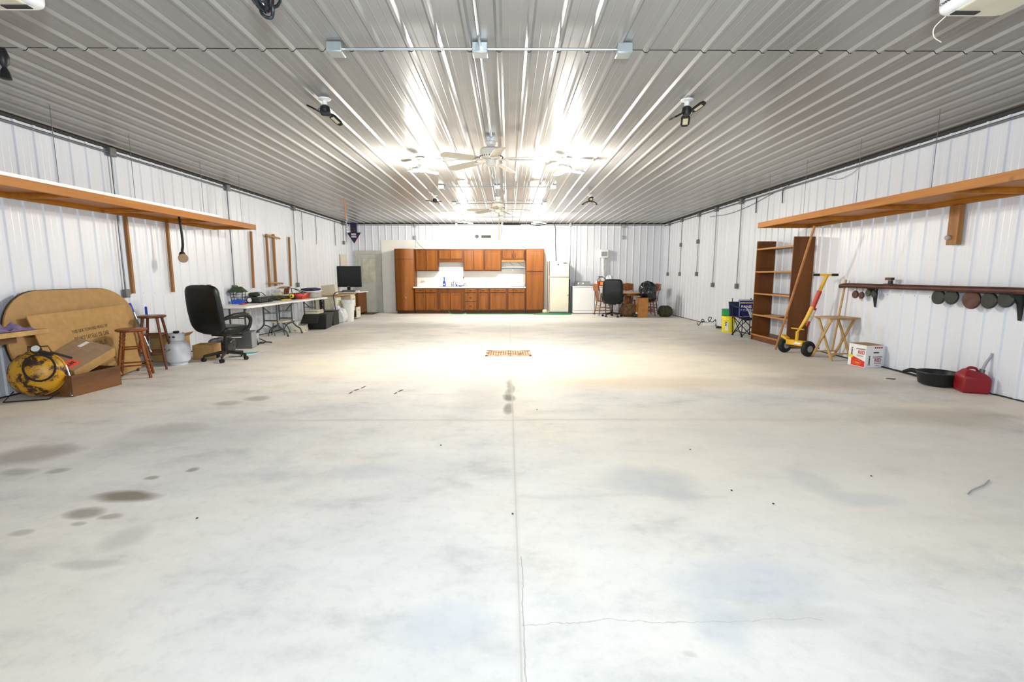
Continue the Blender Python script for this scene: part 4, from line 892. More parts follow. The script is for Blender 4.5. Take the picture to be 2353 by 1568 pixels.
cabinet('oak drawer cabinet with three stacked drawers in the middle of the counter', K(1048), K(1212), Z0, ZT, YB1, [('drawer', K(1062), K(1198), .13, .40, 'pull'), ('drawer', K(1062), K(1198), .41, .69, 'pull'), ('drawer', K(1062), K(1198), .71, ZT-.02, 'pull')], True)
base('narrow oak base cabinet right of the three drawer cabinet', 1212, 1348, [(1224, 1336)])
base('wide oak base cabinet, second from the right tall pantry', 1348, 1562, [(1360, 1548)])
base('wide oak base cabinet next to the right tall pantry', 1562, 1778, [(1574, 1768)])
t_ = thing('countertop', 'long white kitchen countertop with a low backsplash', 'countertop', ((K(460)+K(1780))/2, 16.5, ZT))
MB().box((K(455), YB1-.03, ZT), (K(1779), WB, ZT+.04)).build('worktop', 'whitegloss', t_, world=True, bevel=.006)
MB().box((K(455), WB-.02, ZT+.04), (K(1779), WB, ZT+.15)).build('backsplash', 'whitegloss', t_, world=True, bevel=.003)
# tall units
zt_ = 2.155
def tall(label, u0, u1, bow):
    x0, x1 = K(u0), K(u1)
    t_ = thing('tall_pantry_cabinet', label, 'cabinet', ((x0+x1)/2, 16.5, 0), 0, 'tall pantry cabinets')
    if bow:
        n = 16; arc = [(x0, WB)]+[(x0+(x1-x0)*i/n, YB1+.12-.17*math.sin(PI*(.10+.85*i/n))) for i in range(n+1)]+[(x1, WB)]
        T = Matrix.Translation((0, 0, .1)); MB().prism(arc, T, zt_-.1).build('cabinet_body', 'cab', t_, world=True)
        MB().box((x0+.03, YB1+.12, 0), (x1-.02, WB, .1)).build('toe_kick', 'cabdark', t_, world=True)
        for z0, z1 in ((.13, 1.80), (1.815, zt_-.02)):
            ins = [(x0+.025+(x1-x0-.05)*i/n, YB1+.12-.17*math.sin(PI*(.10+.85*(i/n*.92+.04)))) for i in range(n+1)]
            d = MB(); d.add([(a, b_-.014, z) for z in (z0, z1) for a, b_ in ins]+[(a, b_+.004, z) for z in (z0, z1) for a, b_ in ins],
                [(i, i+1, n+2+i, n+1+i) for i in range(n)]+[(2*(n+1)+i, 3*(n+1)+i, 3*(n+1)+i+1, 2*(n+1)+i+1) for i in range(n)]+[(n+1+i, n+2+i, 3*(n+1)+i+1, 3*(n+1)+i) for i in range(n)]+[(i, 2*(n+1)+i, 2*(n+1)+i+1, i+1) for i in range(n)]+[(0, n+1, 3*(n+1), 2*(n+1)), (n, 2*(n+1)+n, 3*(n+1)+n, n+1+n)])
            do = d.build('door', 'cabd', t_, world=True)
        MB().lathe([(.02, 0), (.022, .01), (.012, .02)], (x0+(x1-x0)*.55, YB1-.06, kz(940, YB1)), 14, (0, -1, 0)).build('lock', 'emt', t_, world=True)
    else:
        MB().box((x0, YB1, .1), (x1, WB, zt_)).build('cabinet_body', 'cab', t_, world=True, bevel=.002); MB().box((x0, YB1+.07, 0), (x1, WB, .1)).build('toe_kick', 'cabdark', t_, world=True)
        kdoor(t_, 'door', x0+.02, x1-.02, .13, kz(645, YB1), YB1); kdoor(t_, 'door', x0+.02, x1-.02, kz(632, YB1), zt_-.02, YB1)
    return t_
tall('tall glossy oak pantry with a curved front at the left end of the kitchen', 240, 468, True)
tall('tall oak pantry with two flat doors beside the refrigerator', 1781, 1996, False)
# uppers
U = lambda u: kx(u, YU); VU = lambda v: kz(v, YU); zt2 = VU(372)
def upper(label, u0, u1, vb, ds, vd0=385, vd1=None, hd=(None, None)):
    vd1 = vd1 or vb-8
    return cabinet(label, U(u0), U(u1), VU(vb), zt2, YU, [('door', U(a), U(b_), VU(vd1), VU(vd0), hd[i % 2]) for i, (a, b_) in enumerate(ds)])
upper('oak wall cabinet with two doors, next to the curved pantry', 486, 752, 628, [(495, 612), (614, 745)])
upper('short oak wall cabinet with two doors over the sink', 752, 1048, 522, [(764, 896), (900, 1036)], 385, 490)
upper('oak wall cabinet with two narrow doors right of the sink', 1048, 1292, 628, [(1060, 1170), (1174, 1284)])
upper('oak wall cabinet with a single wide door', 1292, 1496, 628, [(1302, 1486)])
upper('short oak wall cabinet with black pulls over the open hood bay', 1496, 1778, 498, [(1512, 1638), (1640, 1758)], 385, 488, ('R', 'L'))
solo(MB().box((U(1500), YU, VU(520)), (U(1760), YU+.02, VU(499))), 'wooden_valance', 'shelfedge', 'pale wooden valance strip under the short cabinet with pulls', 'trim strip')
t_ = thing('range_hood_shelf', 'thin white hood shelf under the short cabinet with pulls', 'shelf', ((U(1500)+U(1765))/2, 16.6, VU(594)))
MB().box((U(1500), YU+.02, VU(592)), (U(1765), WB, VU(584))).build('shelf_plate', 'white', t_, world=True); MB().box((U(1500), YU+.03, VU(600)), (U(1765), YU+.05, VU(592))).build('shadow_lip', 'blackp', t_, world=True); MB().cyl((U(1628), YU+.04, VU(612)), (U(1628), YU+.04, VU(626)), .015, n=10).build('bulb_holder', 'white', t_, world=True)
cable([(U(1590), YU+.1, VU(499)), (U(1610), YU+.1, VU(545)), (U(1640), YU+.1, VU(560))], .005, 'blackp', 'hood_wire', 'short dark wire hanging in the hood bay, left one', 'wire')
cable([(U(1670), YU+.1, VU(499)), (U(1710), YU+.1, VU(545)), (U(1755), YU+.1, VU(572))], .005, 'blackp', 'hood_wire', 'longer dark wire hanging in the hood bay, right one', 'wire')
# counter things
zc = ZT+.04
t_ = thing('kitchen_sink', 'steel sink rim set into the counter under the short cabinet', 'sink', (K(900), 16.48, zc)); MB().box((K(750), 16.3, zc), (K(1070), 16.32, zc+.012)).box((K(750), 16.66, zc), (K(1070), 16.68, zc+.012)).box((K(750), 16.3, zc), (K(758), 16.68, zc+.012)).box((K(1062), 16.3, zc), (K(1070), 16.68, zc+.012)).build('rim', 'emt', t_, world=True, bevel=.003); MB().box((K(758), 16.32, zc), (K(1062), 16.66, zc+.004)).build('basin', 'greym', t_, world=True)
t_ = thing('blue_bottle', 'tall cobalt blue bottle standing by the sink', 'bottle', (K(817), 16.34, zc+.012))
MB().lathe([(.03, 0), (.045, .01), (.048, .10), (.035, .16), (.016, .20), (.016, .27), (.022, .275), (.022, .30)], n=24).build('bottle_body', 'bluebottle', t_); MB().lathe([(.0235, .27), (.0235, .305), (.01, .31)], n=16).build('cap', 'blue', t_); MB().box((-.022, -.0495, .04), (.022, -.047, .09)).build('label', 'white', t_)
t_ = thing('kitchen_faucet', 'chrome faucet behind the sink', 'faucet', (K(910), 16.69, zc)); MB().tube(curve([(0, 0, 0), (0, 0, .14), (.02, -.06, .19), (.03, -.15, .15)], 6), .012, 8).build('spout', 'emt', t_); MB().cyl((.05, 0, 0), (.09, -.02, .17), .008, n=8).cyl((-.05, 0, 0), (-.06, 0, .16), .008, n=8).build('lever', 'greym', t_)
t_ = thing('soap_dispenser', 'small blue soap bottle with two brush handles by the faucet', 'bottle', (K(962), 16.36, zc+.012)); MB().lathe([(.02, 0), (.026, .01), (.024, .06), (.01, .08)], n=16).build('bottle_body', 'blue', t_); MB().cyl((-.01, 0, .06), (-.02, 0, .19), .004, n=6).cyl((.01, 0, .06), (.016, 0, .19), .004, n=6).build('brush_handle', 'gray', t_)
t_ = thing('black_skillet', 'small black pan on the sink edge', 'pan', (K(1005), 16.34, zc+.012)); MB().lathe([(.05, 0), (.07, .03), (.066, .03), (.048, .006)], n=20).build('pan_body', 'cast', t_); MB().cyl((.06, 0, .03), (.17, .02, .05), .008, n=8).build('handle', 'cast', t_)
cable([(K(1030), 16.6, zc), (K(1045), 16.55, zc+.10), (K(1065), 16.5, zc+.10), (K(1075), 16.45, zc+.02)], .009, 'emt', 'sprayer_hose', 'curved chrome sprayer at the right end of the sink', 'sprayer', 8)
solo(MB().box((K(1605), 16.3, zc), (K(1778), 16.7, zc+.014)), 'cooktop_slab', 'greym', 'dark cooktop slab at the right end of the counter', 'cooktop', bevel=.003)
solo(MB().ell((K(1033), 16.72, kz(705, 16.72)), (.02, .008, .035), .9), 'red_hanging_tag', 'redp', 'tiny red tag hanging on the wall right of the sink', 'tag')
for u, v, w_ in ((575, 750, 'left of the sink, yellowish'), (1130, 762, 'right of the sink'), (1692, 762, 'above the cooktop')): 
    x = kx(u, WB); z = kz(v, WB); solo(MB().obox((x, WB-.028, z), (.11, .012, .05)), 'wall_outlet', 'beige', 'wall outlet plate on the backsplash ' + w_, 'outlet', 'backsplash outlets', bevel=.002)
# back wall fittings
def bx(u, v): return P(860+u/5.115, 500+v/5.115, y=YB-.05)
for u, v, w_, mt in ((480, 95, 'upper left, above the curved pantry', 'box'), (480, 238, 'lower left, above the curved pantry', 'box'), (964, 90, 'upper one left of the dark vent', 'white'), (964, 236, 'lower one left of the dark vent', 'white'), (1505, 82, 'upper one above the hood bay', 'white'), (1505, 236, 'middle one above the hood bay', 'white'), (1503, 345, 'lowest one above the hood bay', 'white'), (2306, 85, 'above the refrigerator', 'box')):
    q = bx(u, v); jbox((q.x, YB-.05, q.z), (.075, .05, .115), 'electrical box on the back wall, ' + w_, 'electrical boxes on the back wall', mt)
for u, v0, v1, w_ in ((483, 110, 358, 'above the curved pantry'), (962, 110, 360, 'left of the dark vent'), (1504, 100, 355, 'above the hood bay'), (2306, 100, 900, 'right of the refrigerator')):
    a = bx(u, v0); b_ = bx(u, v1); solo(MB().cyl((a.x, YB-.035, a.z), (a.x, YB-.035, b_.z), .010, n=8), 'conduit_pipe', 'emt', 'vertical conduit on the back wall ' + w_, 'conduit', 'vertical conduits on the back wall')
a = P(1325, 512, y=YB-.05); solo(MB().cyl((a.x, YB-.035, ZC-.06), (a.x, YB-.035, .95), .011, n=8), 'conduit_pipe', 'emt', 'tall conduit on the back wall above the washing machine', 'conduit')
a = bx(1205, 222); solo(MB().lathe([(.065, 0), (.06, .02), (.02, .022)], (a.x, YB-.02, a.z), 24, (0, -1, 0)), 'round_wall_vent', 'blackp', 'small round dark vent high on the back wall', 'vent')
a, b_ = bx(1258, 240), bx(1370, 208); t_ = thing('wall_vent', 'wide dark slotted vent high on the back wall', 'vent', ((a.x+b_.x)/2, YB-.03, a.z)); MB().box((a.x, YB-.04, a.z), (b_.x, YB-.018, b_.z)).build('frame', 'blackp', t_, world=True, bevel=.003)
for k in range(4): MB().box((a.x+.02, YB-.046, a.z+.015+k*.022), (b_.x-.02, YB-.04, a.z+.022+k*.022)).build('slat', 'gdark', t_, world=True)
q = bx(480, 250); cable([(q.x, YB-.05, q.z), (q.x+.12, YB-.05, q.z-.18), (q.x+.32, YB-.06, q.z-.36)], .004, 'blackp', 'sagging_wire', 'thin wire sagging from the left back wall box', 'wire')
a = bx(1465, 50); cable([(a.x, YB-.2, ZC-.02), (a.x+.01, YB-.15, 2.7), (a.x, YB-.12, 2.45)], .014, 'polewood', 'hanging_rope', 'brown rope hanging from the ceiling above the hood bay', 'rope')
a = bx(1620, 90); cable([(a.x, YB-.05, ZC-.05), (a.x+.03, YB-.05, 2.7), (a.x+.05, YB-.05, 2.25)], .004, 'blackp', 'hanging_cable', 'thin cable on the back wall right of the hood bay boxes', 'cable')
solo(MB().cyl((bx(1510, 0).x, YB-.12, ZC-.045), (bx(1720, 0).x, YB-.12, ZC-.045), .024, n=10), 'black_pipe', 'blackm', 'short thick black pipe under the ceiling at the back wall', 'pipe')
a = bx(1720, 50); b_ = bx(2110, 80); c2 = bx(2138, 512)
cable([(a.x, YB-.1, a.z), ((a.x+b_.x)/2, YB-.07, a.z-.13), (b_.x, YB-.06, b_.z), (b_.x+.06, YB-.06, 2.4), (c2.x, YB-.06, c2.z-.3)], .010, 'blackp', 'power_cable', 'dark cable draped down the back wall behind the refrigerator', 'cable')
a = P(1433, 516, y=YB-.05); jbox((a.x, YB-.05, ZC-.1), (.11, .05, .11), 'grey box high on the back wall left of the right corner', 'electrical boxes on the back wall'); jbox((a.x, YB-.045, P(1433, 546, y=YB).z), (.08, .045, .12), 'lower grey box on the back wall left of the right corner', 'electrical boxes on the back wall')
solo(MB().cyl((a.x, YB-.035, ZC-.15), (a.x, YB-.035, P(1433, 540, y=YB).z), .01, n=8), 'conduit_pipe', 'emt', 'short conduit between two boxes near the right end of the back wall', 'conduit')

# ================================================================ APPLIANCES
fx0, fx1, fy0, fy1 = P(1260, 660, y=16.12).x, P(1307, 660, y=16.12).x, 16.12, 16.74
zf = P(1280, 600.5, y=16.12).z
t_ = thing('refrigerator', 'old cream top freezer refrigerator right of the oak pantry', 'refrigerator', ((fx0+fx1)/2, 16.4, 0))
MB().box((fx0, fy0+.06, .02), (fx1, fy1, zf)).build('cabinet', 'cream', t_, world=True, bevel=.01)
zs = P(1280, 637.5, y=16.12).z
for nm, z0, z1 in (('freezer_door', zs+.012, zf), ('fridge_door', .07, zs-.012)):
    d = MB().box((fx0, fy0, z0), (fx1, fy0+.055, z1)).build(nm, 'cream', t_, world=True, bevel=.012)
    MB().box((fx0+.012, fy0-.028, z0+.03), (fx0+.035, fy0, z1-.01)).build('handle', 'stooldark', d, world=True, bevel=.004)
    if nm == 'freezer_door': MB().box((fx1-.19, fy0-.004, z1-.075), (fx1-.07, fy0, z1-.05)).build('badge', 'gun', d, world=True); MB().obox((fx0+.32, fy0-.008, z1-.11), (.035, .014, .035)).build('magnet', 'blackp', d, world=True)
    else: MB().obox((fx1-.03, fy0-.004, z0+.55), (.02, .008, .03)).build('magnet', 'blackp', d, world=True)
MB().box((fx0+.02, fy0+.05, 0), (fx1-.02, fy1, .06)).build('kick_grille', 'gun', t_, world=True)
MB().box((fx0-.003, fy0+.2, 1.05), (fx0, fy0+.3, 1.6)).build('side_vent_strip', 'gray', t_, world=True)
solo(MB().tube(curve([(fx1+.03, 16.5, 1.1), (fx1+.05, 16.45, .8), (fx1+.02, 16.4, .5), (fx1+.07, 16.38, .25), (fx1+.04, 16.3, .02)], 6), .012, 7), 'water_hose', 'hose', 'green hose hanging between refrigerator and washing machine', 'hose')
solo(MB().box((fx1+.015, 16.55, .0), (fx1+.10, 16.7, 1.15)), 'folded_black_board', 'gun', 'narrow dark board stored between refrigerator and washing machine', 'board', bevel=.004)
wx0, wx1 = P(1316.5, 700, y=16.08).x, P(1366, 700, y=16.08).x; dx_ = P(1421, 700, y=16.08).x
def laundry(name, x0, x1, label, cons):
    t_ = thing(name, label, 'appliance', ((x0+x1)/2, 16.4, 0)); zz = .925
    MB().box((x0, 16.08, .03), (x1, 16.70, zz-.03)).build('cabinet', 'whitegloss', t_, world=True, bevel=.008)
    MB().box((x0-.003, 16.06, zz-.03), (x1+.003, 16.72, zz)).build('top', 'whitegloss', t_, world=True, bevel=.008)
    MB().box((x0+.02, 16.074, .12), (x1-.02, 16.08, .128)).box((x0+.04, 16.10, 0), (x1-.04, 16.68, .03)).build('base_seam', 'gray', t_, world=True)
    cn = MB().add([(x0+.10, 16.55, zz), (x1-.06, 16.55, zz), (x1-.06, 16.70, zz), (x0+.10, 16.70, zz), (x0+.13, 16.60, zz+.15), (x1-.08, 16.60, zz+.15), (x1-.08, 16.68, zz+.15), (x0+.13, 16.68, zz+.15)], [(3, 2, 1, 0), (4, 5, 6, 7), (0, 1, 5, 4), (1, 2, 6, 5), (2, 3, 7, 6), (3, 0, 4, 7)]).build('control_panel', 'gray', t_, world=True, bevel=.006)
    for q in (.24, .40): MB().lathe([(.035, 0), (.032, .02), (.01, .024)], (x0+q, 16.565, zz+.08), 18, (0, -1, .3)).build('dial', 'white', cn, world=True)
    return t_
laundry('washing_machine', wx0, wx1, 'white top loading washing machine right of the refrigerator', True)
laundry('clothes_dryer', wx1+.015, dx_, 'white dryer behind the far office chair', True)
q = P(1371, 655, y=16.3); t_ = thing('red_detergent_box', 'red box with a white side standing on the dryer', 'box', (q.x+.09, 16.3, .93)); MB().box((-.16, -.08, 0), (.14, .08, .16)).build('carton', 'redp', t_, bevel=.003); MB().box((-.162, -.081, 0), (-.09, .0, .161)).build('white_panel', 'white', t_); MB().box((.02, -.083, .03), (.1, -.08, .13)).build('print', 'gold', t_)
t_ = thing('wire_clamp_rack', 'dark wire rack on top of the red box', 'rack', (q.x+.12, 16.3, 1.09)); MB().tube([(-.1, 0, .0), (-.04, 0, .13), (.1, 0, .13), (.22, 0, .02)], .012, 7).tube([(-.02, .0, .13), (.0, 0, .0)], .010, 6).tube([(-.08, 0, .15), (.08, 0, .15)], .010, 6).build('wire_frame', 'gunm', t_)
# dryer vent
a = P(1388, 583, y=16.62)
t_ = thing('indoor_vent_box', 'white lint box with a grey screen mounted on the back wall', 'vent', (a.x, 16.65, a.z-.14))
MB().box((-.135, -.10, .0), (.135, .13, .28)).build('box_body', 'white', t_, bevel=.01); MB().box((-.10, -.106, .05), (.10, -.10, .20)).build('screen', 'gray', t_); MB().lathe([(.09, 0), (.06, -.03), (.06, -.05)], (-.02, 0, 0), 20).build('collar', 'white', t_)
z_ = a.z-.19; pts = [(a.x-.02+.035*k/90, 16.65, z_-(z_-1.0)*k/90) for k in range(91)]
solo(MB().tube(pts, lambda q: .055+.007*math.sin(q*60*PI), 16), 'flexible_duct', 'white', 'white ribbed duct hanging from the lint box down behind the dryer', 'duct')
solo(MB().ell((a.x+.19, 16.58, 1.11), (.12, .10, .17), .9, 30, 18, .12, 21), 'clear_plastic_wrap', 'trash', 'crumpled clear plastic beside the duct above the dryer', 'plastic')
# green hose on floor
hx0 = K(880); solo(MB().tube(curve([(K(870), 16.18, .09), (K(890), 16.1, .03), (K(930), 16.05, .012), (K(1040), 16.05, .012), (K(1075), 16.12, .03), (K(1100), 16.04, .012), (K(1300), 16.02, .012), (K(1500), 16.0, .012), (K(1700), 16.05, .012), (K(1900), 15.98, .012)], 8), .011, 6), 'garden_hose', 'hose', 'thin green hose running along the foot of the base cabinets', 'hose')
hc = Vector((fx0+.12, 15.86, 0)); cb = MB()
for k in range(5): cb.tube([(hc.x+(.62-.07*k)*math.cos(q)+.1*math.sin(k), hc.y+(.12-.015*k)*math.sin(q), .012+.018*(k % 3)) for q in [2*PI*i/40 for i in range(40)]], .011, 6, closed=True)
solo(cb, 'garden_hose', 'hose', 'flat coil of green hose on the floor before the refrigerator', 'hose')
q = P(1250, 717, z=.06); solo(MB().ell((q.x, 15.88, .10), (.085, .07, .07), .9), 'round_stone', 'beige', 'round tan stone sitting on the green hose coil', 'stone')

# ================================================================ TABLE GROUP
def press_chair(loc, rz, label):
    """local +Y faces the table"""
    t_ = thing('wooden_chair', label, 'chair', loc, rz, 'wooden chairs at the round table')
    MB().prism(stad(.42, .40, .10, 5), Matrix.Translation((0, 0, .44)), .028).build('seat', 'chairwood', t_, bevel=.005)
    for sx in (-1, 1):
        MB().tube([(sx*.16, .15, .44), (sx*.20, .19, 0)], .019, 10, r1=.013).build('leg', 'chairwood', t_)
        MB().tube([(sx*.16, -.15, .44), (sx*.19, -.22, 0)], .017, 10, r1=.013).build('leg', 'chairwood', t_)
        MB().tube(curve([(sx*.18, -.17, .45), (sx*.19, -.20, .70), (sx*.20, -.27, .98)], 5), .015, 8).build('back_post', 'chairwood', t_)
        for z in (.15, .25): MB().cyl((sx*.185, .175, z), (sx*.178, -.195, z), .009, n=8).build('stretcher', 'chairwood', t_)
    for z in (.14, .22, .32): MB().cyl((-.19, .175, z), (.19, .175, z), .009, n=8).build('rung', 'chairwood', t_); MB().cyl((-.18, -.19, z), (.18, -.19, z), .009, n=8).build('rung', 'chairwood', t_)
    o_ = [(-.235, .0), (-.20, .16), (-.235, .20), (-.12, .205), (0, .225), (.12, .205), (.235, .20), (.20, .16), (.235, 0), (.1, -.02), (0, -.035), (-.1, -.02)]
    MB().prism([(x*.95, z) for x, z in o_], TX((0, -.245, .80), (1, 0, 0), (0, -.15, 1)), .02).build('crest_rail', 'chairwood', t_, bevel=.004)
    for k in range(6): MB().cyl((-.10+.04*k, -.17, .46), (-.11+.044*k, -.235, .80), .007, n=7).build('spindle', 'chairwood', t_)
    return t_
pc = press_chair((3.08, 15.62, 0), -1.35, 'wooden spindle chair left of the round table, half behind the office chair')
dup(pc, (4.06, 16.25, 0), PI, 'carved back wooden chair behind the round table')
dup(pc, (4.64, 15.85, 0), 1.9, 'wooden chair right of the round table, partly hidden by the black bag')
dup(pc, (4.36, 15.22, 0), .5, 'wooden chair under the black plastic bag in front of the round table')
t_ = thing('round_table', 'round oak pedestal table among wooden chairs', 'table', (3.86, 15.48, 0))
MB().lathe([(.02, .715), (.52, .715), (.55, .725), (.55, .745), (.53, .75), (.02, .75)], n=48).build('tabletop', 'traywood', t_)
MB().lathe([(.44, .65), (.45, .65), (.45, .715), (.1, .715)], n=40).build('apron', 'chairwood', t_)
MB().lathe([(.12, .10), (.14, .16), (.09, .24), (.12, .38), (.13, .5), (.10, .62), (.16, .66)], n=28).build('pedestal', 'chairwood', t_)
for k in range(4):
    a = PI/4+k*PI/2; MB().tube(curve([(.08*math.cos(a), .08*math.sin(a), .20), (.22*math.cos(a), .22*math.sin(a), .16), (.36*math.cos(a), .36*math.sin(a), .035)], 6), .035, 10, r1=.028).build('foot', 'chairwood', t_)
solo(MB().ell((3.78, 15.12, .20), (.26, .2, .20), .8, 40, 20, .08, 31), 'brown_duffel_bag', 'bagbrown', 'brown camouflage bag heaped in front of the pedestal table', 'bag')
solo(MB().ell((4.0, 14.92, .06), (.16, .12, .06), .8, 30, 12, .1, 33), 'dark_green_bag', 'gdark', 'small dark green bag lying before the brown duffel', 'bag')
solo(MB().obox((3.97, 14.78, .13), (.10, .06, .05), (0, .2, .2)), 'pink_white_packet', 'white', 'small pale packet on the dark green bag', 'packet', bevel=.012)
# tall brown box
a, b_ = P(1467, 730, z=0), P(1489, 731, z=0); ht = P(1478, 684, y=14.7).z
t_ = thing('tall_wooden_box', 'tall narrow brown carton standing before the black plastic bag', 'box', ((a.x+b_.x)/2, 14.82, 0)); MB().box((-.15, -.14, 0), (.15, .14, ht)).build('box_body', 'shelfedge', t_, bevel=.004); MB().box((-.152, -.142, ht-.012), (.152, .142, ht)).build('top_edge', 'cab', t_)
solo(MB().ell((4.33, 15.02, .82), (.25, .24, .27), .8, 56, 30, .055, 41).ell((4.40, 15.0, .62), (.20, .17, .14), .9, 36, 16, .08, 43).ell((4.50, 15.05, .90), (.13, .14, .12), .9, 24, 12, .1, 47), 'black_trash_bag', 'film', 'shiny black plastic bag draped over a wooden chair back', 'bag', )
solo(MB().ell((4.90, 15.0, .17), (.20, .2, .17), .7, 36, 18, .06, 51), 'olive_duffel_bag', 'bagg', 'dark olive bag on the floor near the right back corner', 'bag')

# ================================================================ RIGHT WALL THINGS
# bookshelf
bx0, bx1, by0, by1, bh = 4.95, 5.32, 8.46, 9.72, 1.96
t_ = thing('tall_bookshelf', 'tall open back brown bookshelf against the right wall', 'bookshelf', ((bx0+bx1)/2, (by0+by1)/2, 0))
MB().box((bx0, by0, 0), (bx1, by0+.022, bh)).build('side_panel', 'shelfwood', t_, world=True, bevel=.002)
MB().box((bx0, by1-.022, 0), (bx1, by1, bh)).build('side_panel', 'shelfwood', t_, world=True, bevel=.002)
for z in (.10, .50, .92, 1.35, 1.79):
    MB().box((bx0+.01, by0+.022, z), (bx1, by1-.022, z+.022)).build('shelf_board', 'shelfwood', t_, world=True)
    MB().box((bx0, by0+.022, z-.004), (bx0+.01, by1-.022, z+.026)).build('shelf_edge', 'shelfedge', t_, world=True)
MB().box((bx0+.02, by0+.022, 0), (bx0+.035, by1-.022, .10)).build('plinth', 'shelfwood', t_, world=True)
solo(MB().obox((5.13, 9.1, .53), (.28, .42, .012), (0, 0, .2)), 'loose_board', 'traywood', 'pale loose board lying on the lowest open shelf', 'board')
# leaning pole
a = P(1782, 803, z=.01); b_ = Vector((4.62, 7.8, 2.1)); b_ = P(1872, 519, x=4.60)
solo(MB().cyl(a, b_, .017, n=12), 'long_wooden_pole', 'polewood', 'long reddish wooden pole leaning up in front of the bookshelf', 'pole')
# trailer dolly
W1 = Vector((4.86, 7.80, .115)); W2 = Vector((4.84, 8.42, .115))
t_ = thing('trailer_dolly', 'yellow two wheel trailer dolly with a red sleeve and black grips', 'dolly', (4.85, 8.1, 0))
axd = (W2-W1).normalized()
axv = Vector((-.45, -.89, 0)).normalized()
p1 = P(1857, 800, y=7.62); p2 = P(1803, 797, y=8.05); p1.z = p2.z = .125
axv = (p1-p2).normalized()
for p_ in (p1, p2):
    wv = MB().lathe([(.04, -.035), (.085, -.042), (.115, -.035), (.125, -.015), (.125, .015), (.115, .035), (.085, .042), (.04, .035)], p_, 36, axv).build('wheel', 'rubber', t_, world=True)
    MB().lathe([(.012, -.045), (.05, -.044), (.055, -.036), (.055, .036), (.05, .044), (.012, .045)], p_, 24, axv).build('hub', 'gray', wv, world=True)
mid = (p1+p2)/2
MB().cyl(p1, p2, .012, n=10).build('axle', 'greym', t_, world=True)
MB().bar(p1-axv*.07+Vector((0, 0, .07)), p2+axv*.06+Vector((0, 0, .07)), .11, .085, (0, 0, 1)).build('frame', 'yellow', t_, world=True, bevel=.008)
MB().bar(p2+axv*.05+Vector((0, 0, .11)), p2+axv*-.02+Vector((-.02, .02, .16)), .09, .04, (0, 0, 1)).build('frame_bracket', 'yellow', t_, world=True, bevel=.004)
s0 = mid+Vector((0, 0, .11)); s1 = P(1901, 632, x=5.12)
j1 = s0.lerp(s1, .18); j2 = s0.lerp(s1, .42)
MB().cyl(mid+Vector((0, 0, .08)), mid+Vector((0, 0, .26)), .024, n=12).build('post', 'yellow', t_, world=True)
MB().cyl(mid+Vector((0, 0, .30))-axv*.12, mid+Vector((0, 0, .30))+axv*.12, .010, n=8).build('cross_handle', 'yellow', t_, world=True)
MB().cyl(mid+Vector((0, 0, .24)), s0.lerp(s1, .36), .014, .034, 12).cyl(s0.lerp(s1, .36), s0.lerp(s1, .52), .034, n=12).build('lower_tube', 'yellow', t_, world=True); MB().cyl(s0.lerp(s1, .72), s1, .026, n=12).build('handle_tube', 'yellow', t_, world=True)
MB().cyl(s0.lerp(s1, .50)+Vector((.015, 0, 0)), s0.lerp(s1, .76), .036, n=12).build('red_sleeve', 'redp', t_, world=True)
MB().bar(s0.lerp(s1, .22)+Vector((.06, 0, 0)), s0.lerp(s1, .50)+Vector((.06, 0, 0)), .025, .04, (1, 0, 0)).build('jack_leg', 'redp', t_, world=True)
MB().bar(s0.lerp(s1, .30)+Vector((.04, -.012, 0)), s0.lerp(s1, .47)+Vector((.04, -.012, 0)), .028, .045, (1, 0, 0)).build('decal', 'white', t_, world=True)
tv = Vector((.8, -.6, 0)).normalized()
MB().cyl(s1-tv*.14, s1+tv*.10, .016, n=10).build('tee_bar', 'yellow', t_, world=True)
for s_ in (-1, 1): MB().cyl(s1+tv*s_*.08-tv*.02, s1+tv*s_*.17-tv*.02, .020, n=12).build('grip', 'rubber', t_, world=True)
sd = axv.cross(Vector((0, 0, 1))); sd = sd if sd.y < 0 or sd.x < 0 else -sd
T = TX(mid+axv*.06+sd*.058+Vector((0, 0, .075)), axv, (0, 0, 1)); 
MB().prism([(-.07, -.02), (.07, -.02), (.08, .008), (.02, .012), (-.02, .022)], T, .003).build('white_decal', 'white', t_, world=True)
# black hitch foot beside it
q1, q2 = P(1882, 802, z=.04), P(1912, 806, z=.04)
t_ = thing('black_hitch_foot', 'flat black hitch piece on the floor behind the dolly wheel', 'hitch', (q2.x, q2.y, 0)); MB().bar((q1.x, q1.y, .05), (q2.x-.02, q2.y+.05, .04), .04, .03, (0, 0, 1)).build('tongue', 'blackm', t_, world=True); MB().obox((q2.x, q2.y+.05, .03), (.1, .09, .06)).build('foot', 'blackm', t_, world=True, bevel=.005)
# tray table
def tray_table(loc, rz, label):
    t_ = thing('tray_table', label, 'table', loc, rz)
    H_ = .66; MB().box((-.20, -.25, H_-.018), (.20, .25, H_)).build('tabletop', 'traywood', t_, bevel=.004)
    for q in (-.17, .15): MB().box((q, -.20, H_-.035), (q+.02, .20, H_-.018)).build('batten', 'traywood', t_)
    for k, sy in enumerate((-1, 1)):
        MB().bar((-.15, sy*.19, H_-.02), (.19, sy*.19, .0), .018, .035, (1, 0, 0)).build('leg', 'traywood', t_)
        MB().bar((.15, sy*.165, H_-.02), (-.19, sy*.165, .0), .018, .035, (1, 0, 0)).build('leg', 'traywood', t_)
    MB().bar((.14, -.19, .10), (.14, .19, .10), .03, .018).build('stretcher', 'traywood', t_); MB().bar((-.14, -.165, .10), (-.14, .165, .10), .03, .018).build('stretcher', 'traywood', t_)
    return t_
tray_table((5.08, 7.42, 0), PI/2+.12, 'small folding wooden tray table with crossed legs')
a = P(1944, 643, x=5.29); b_ = P(1912, 806, x=5.22); b_.z = max(b_.z, .01)
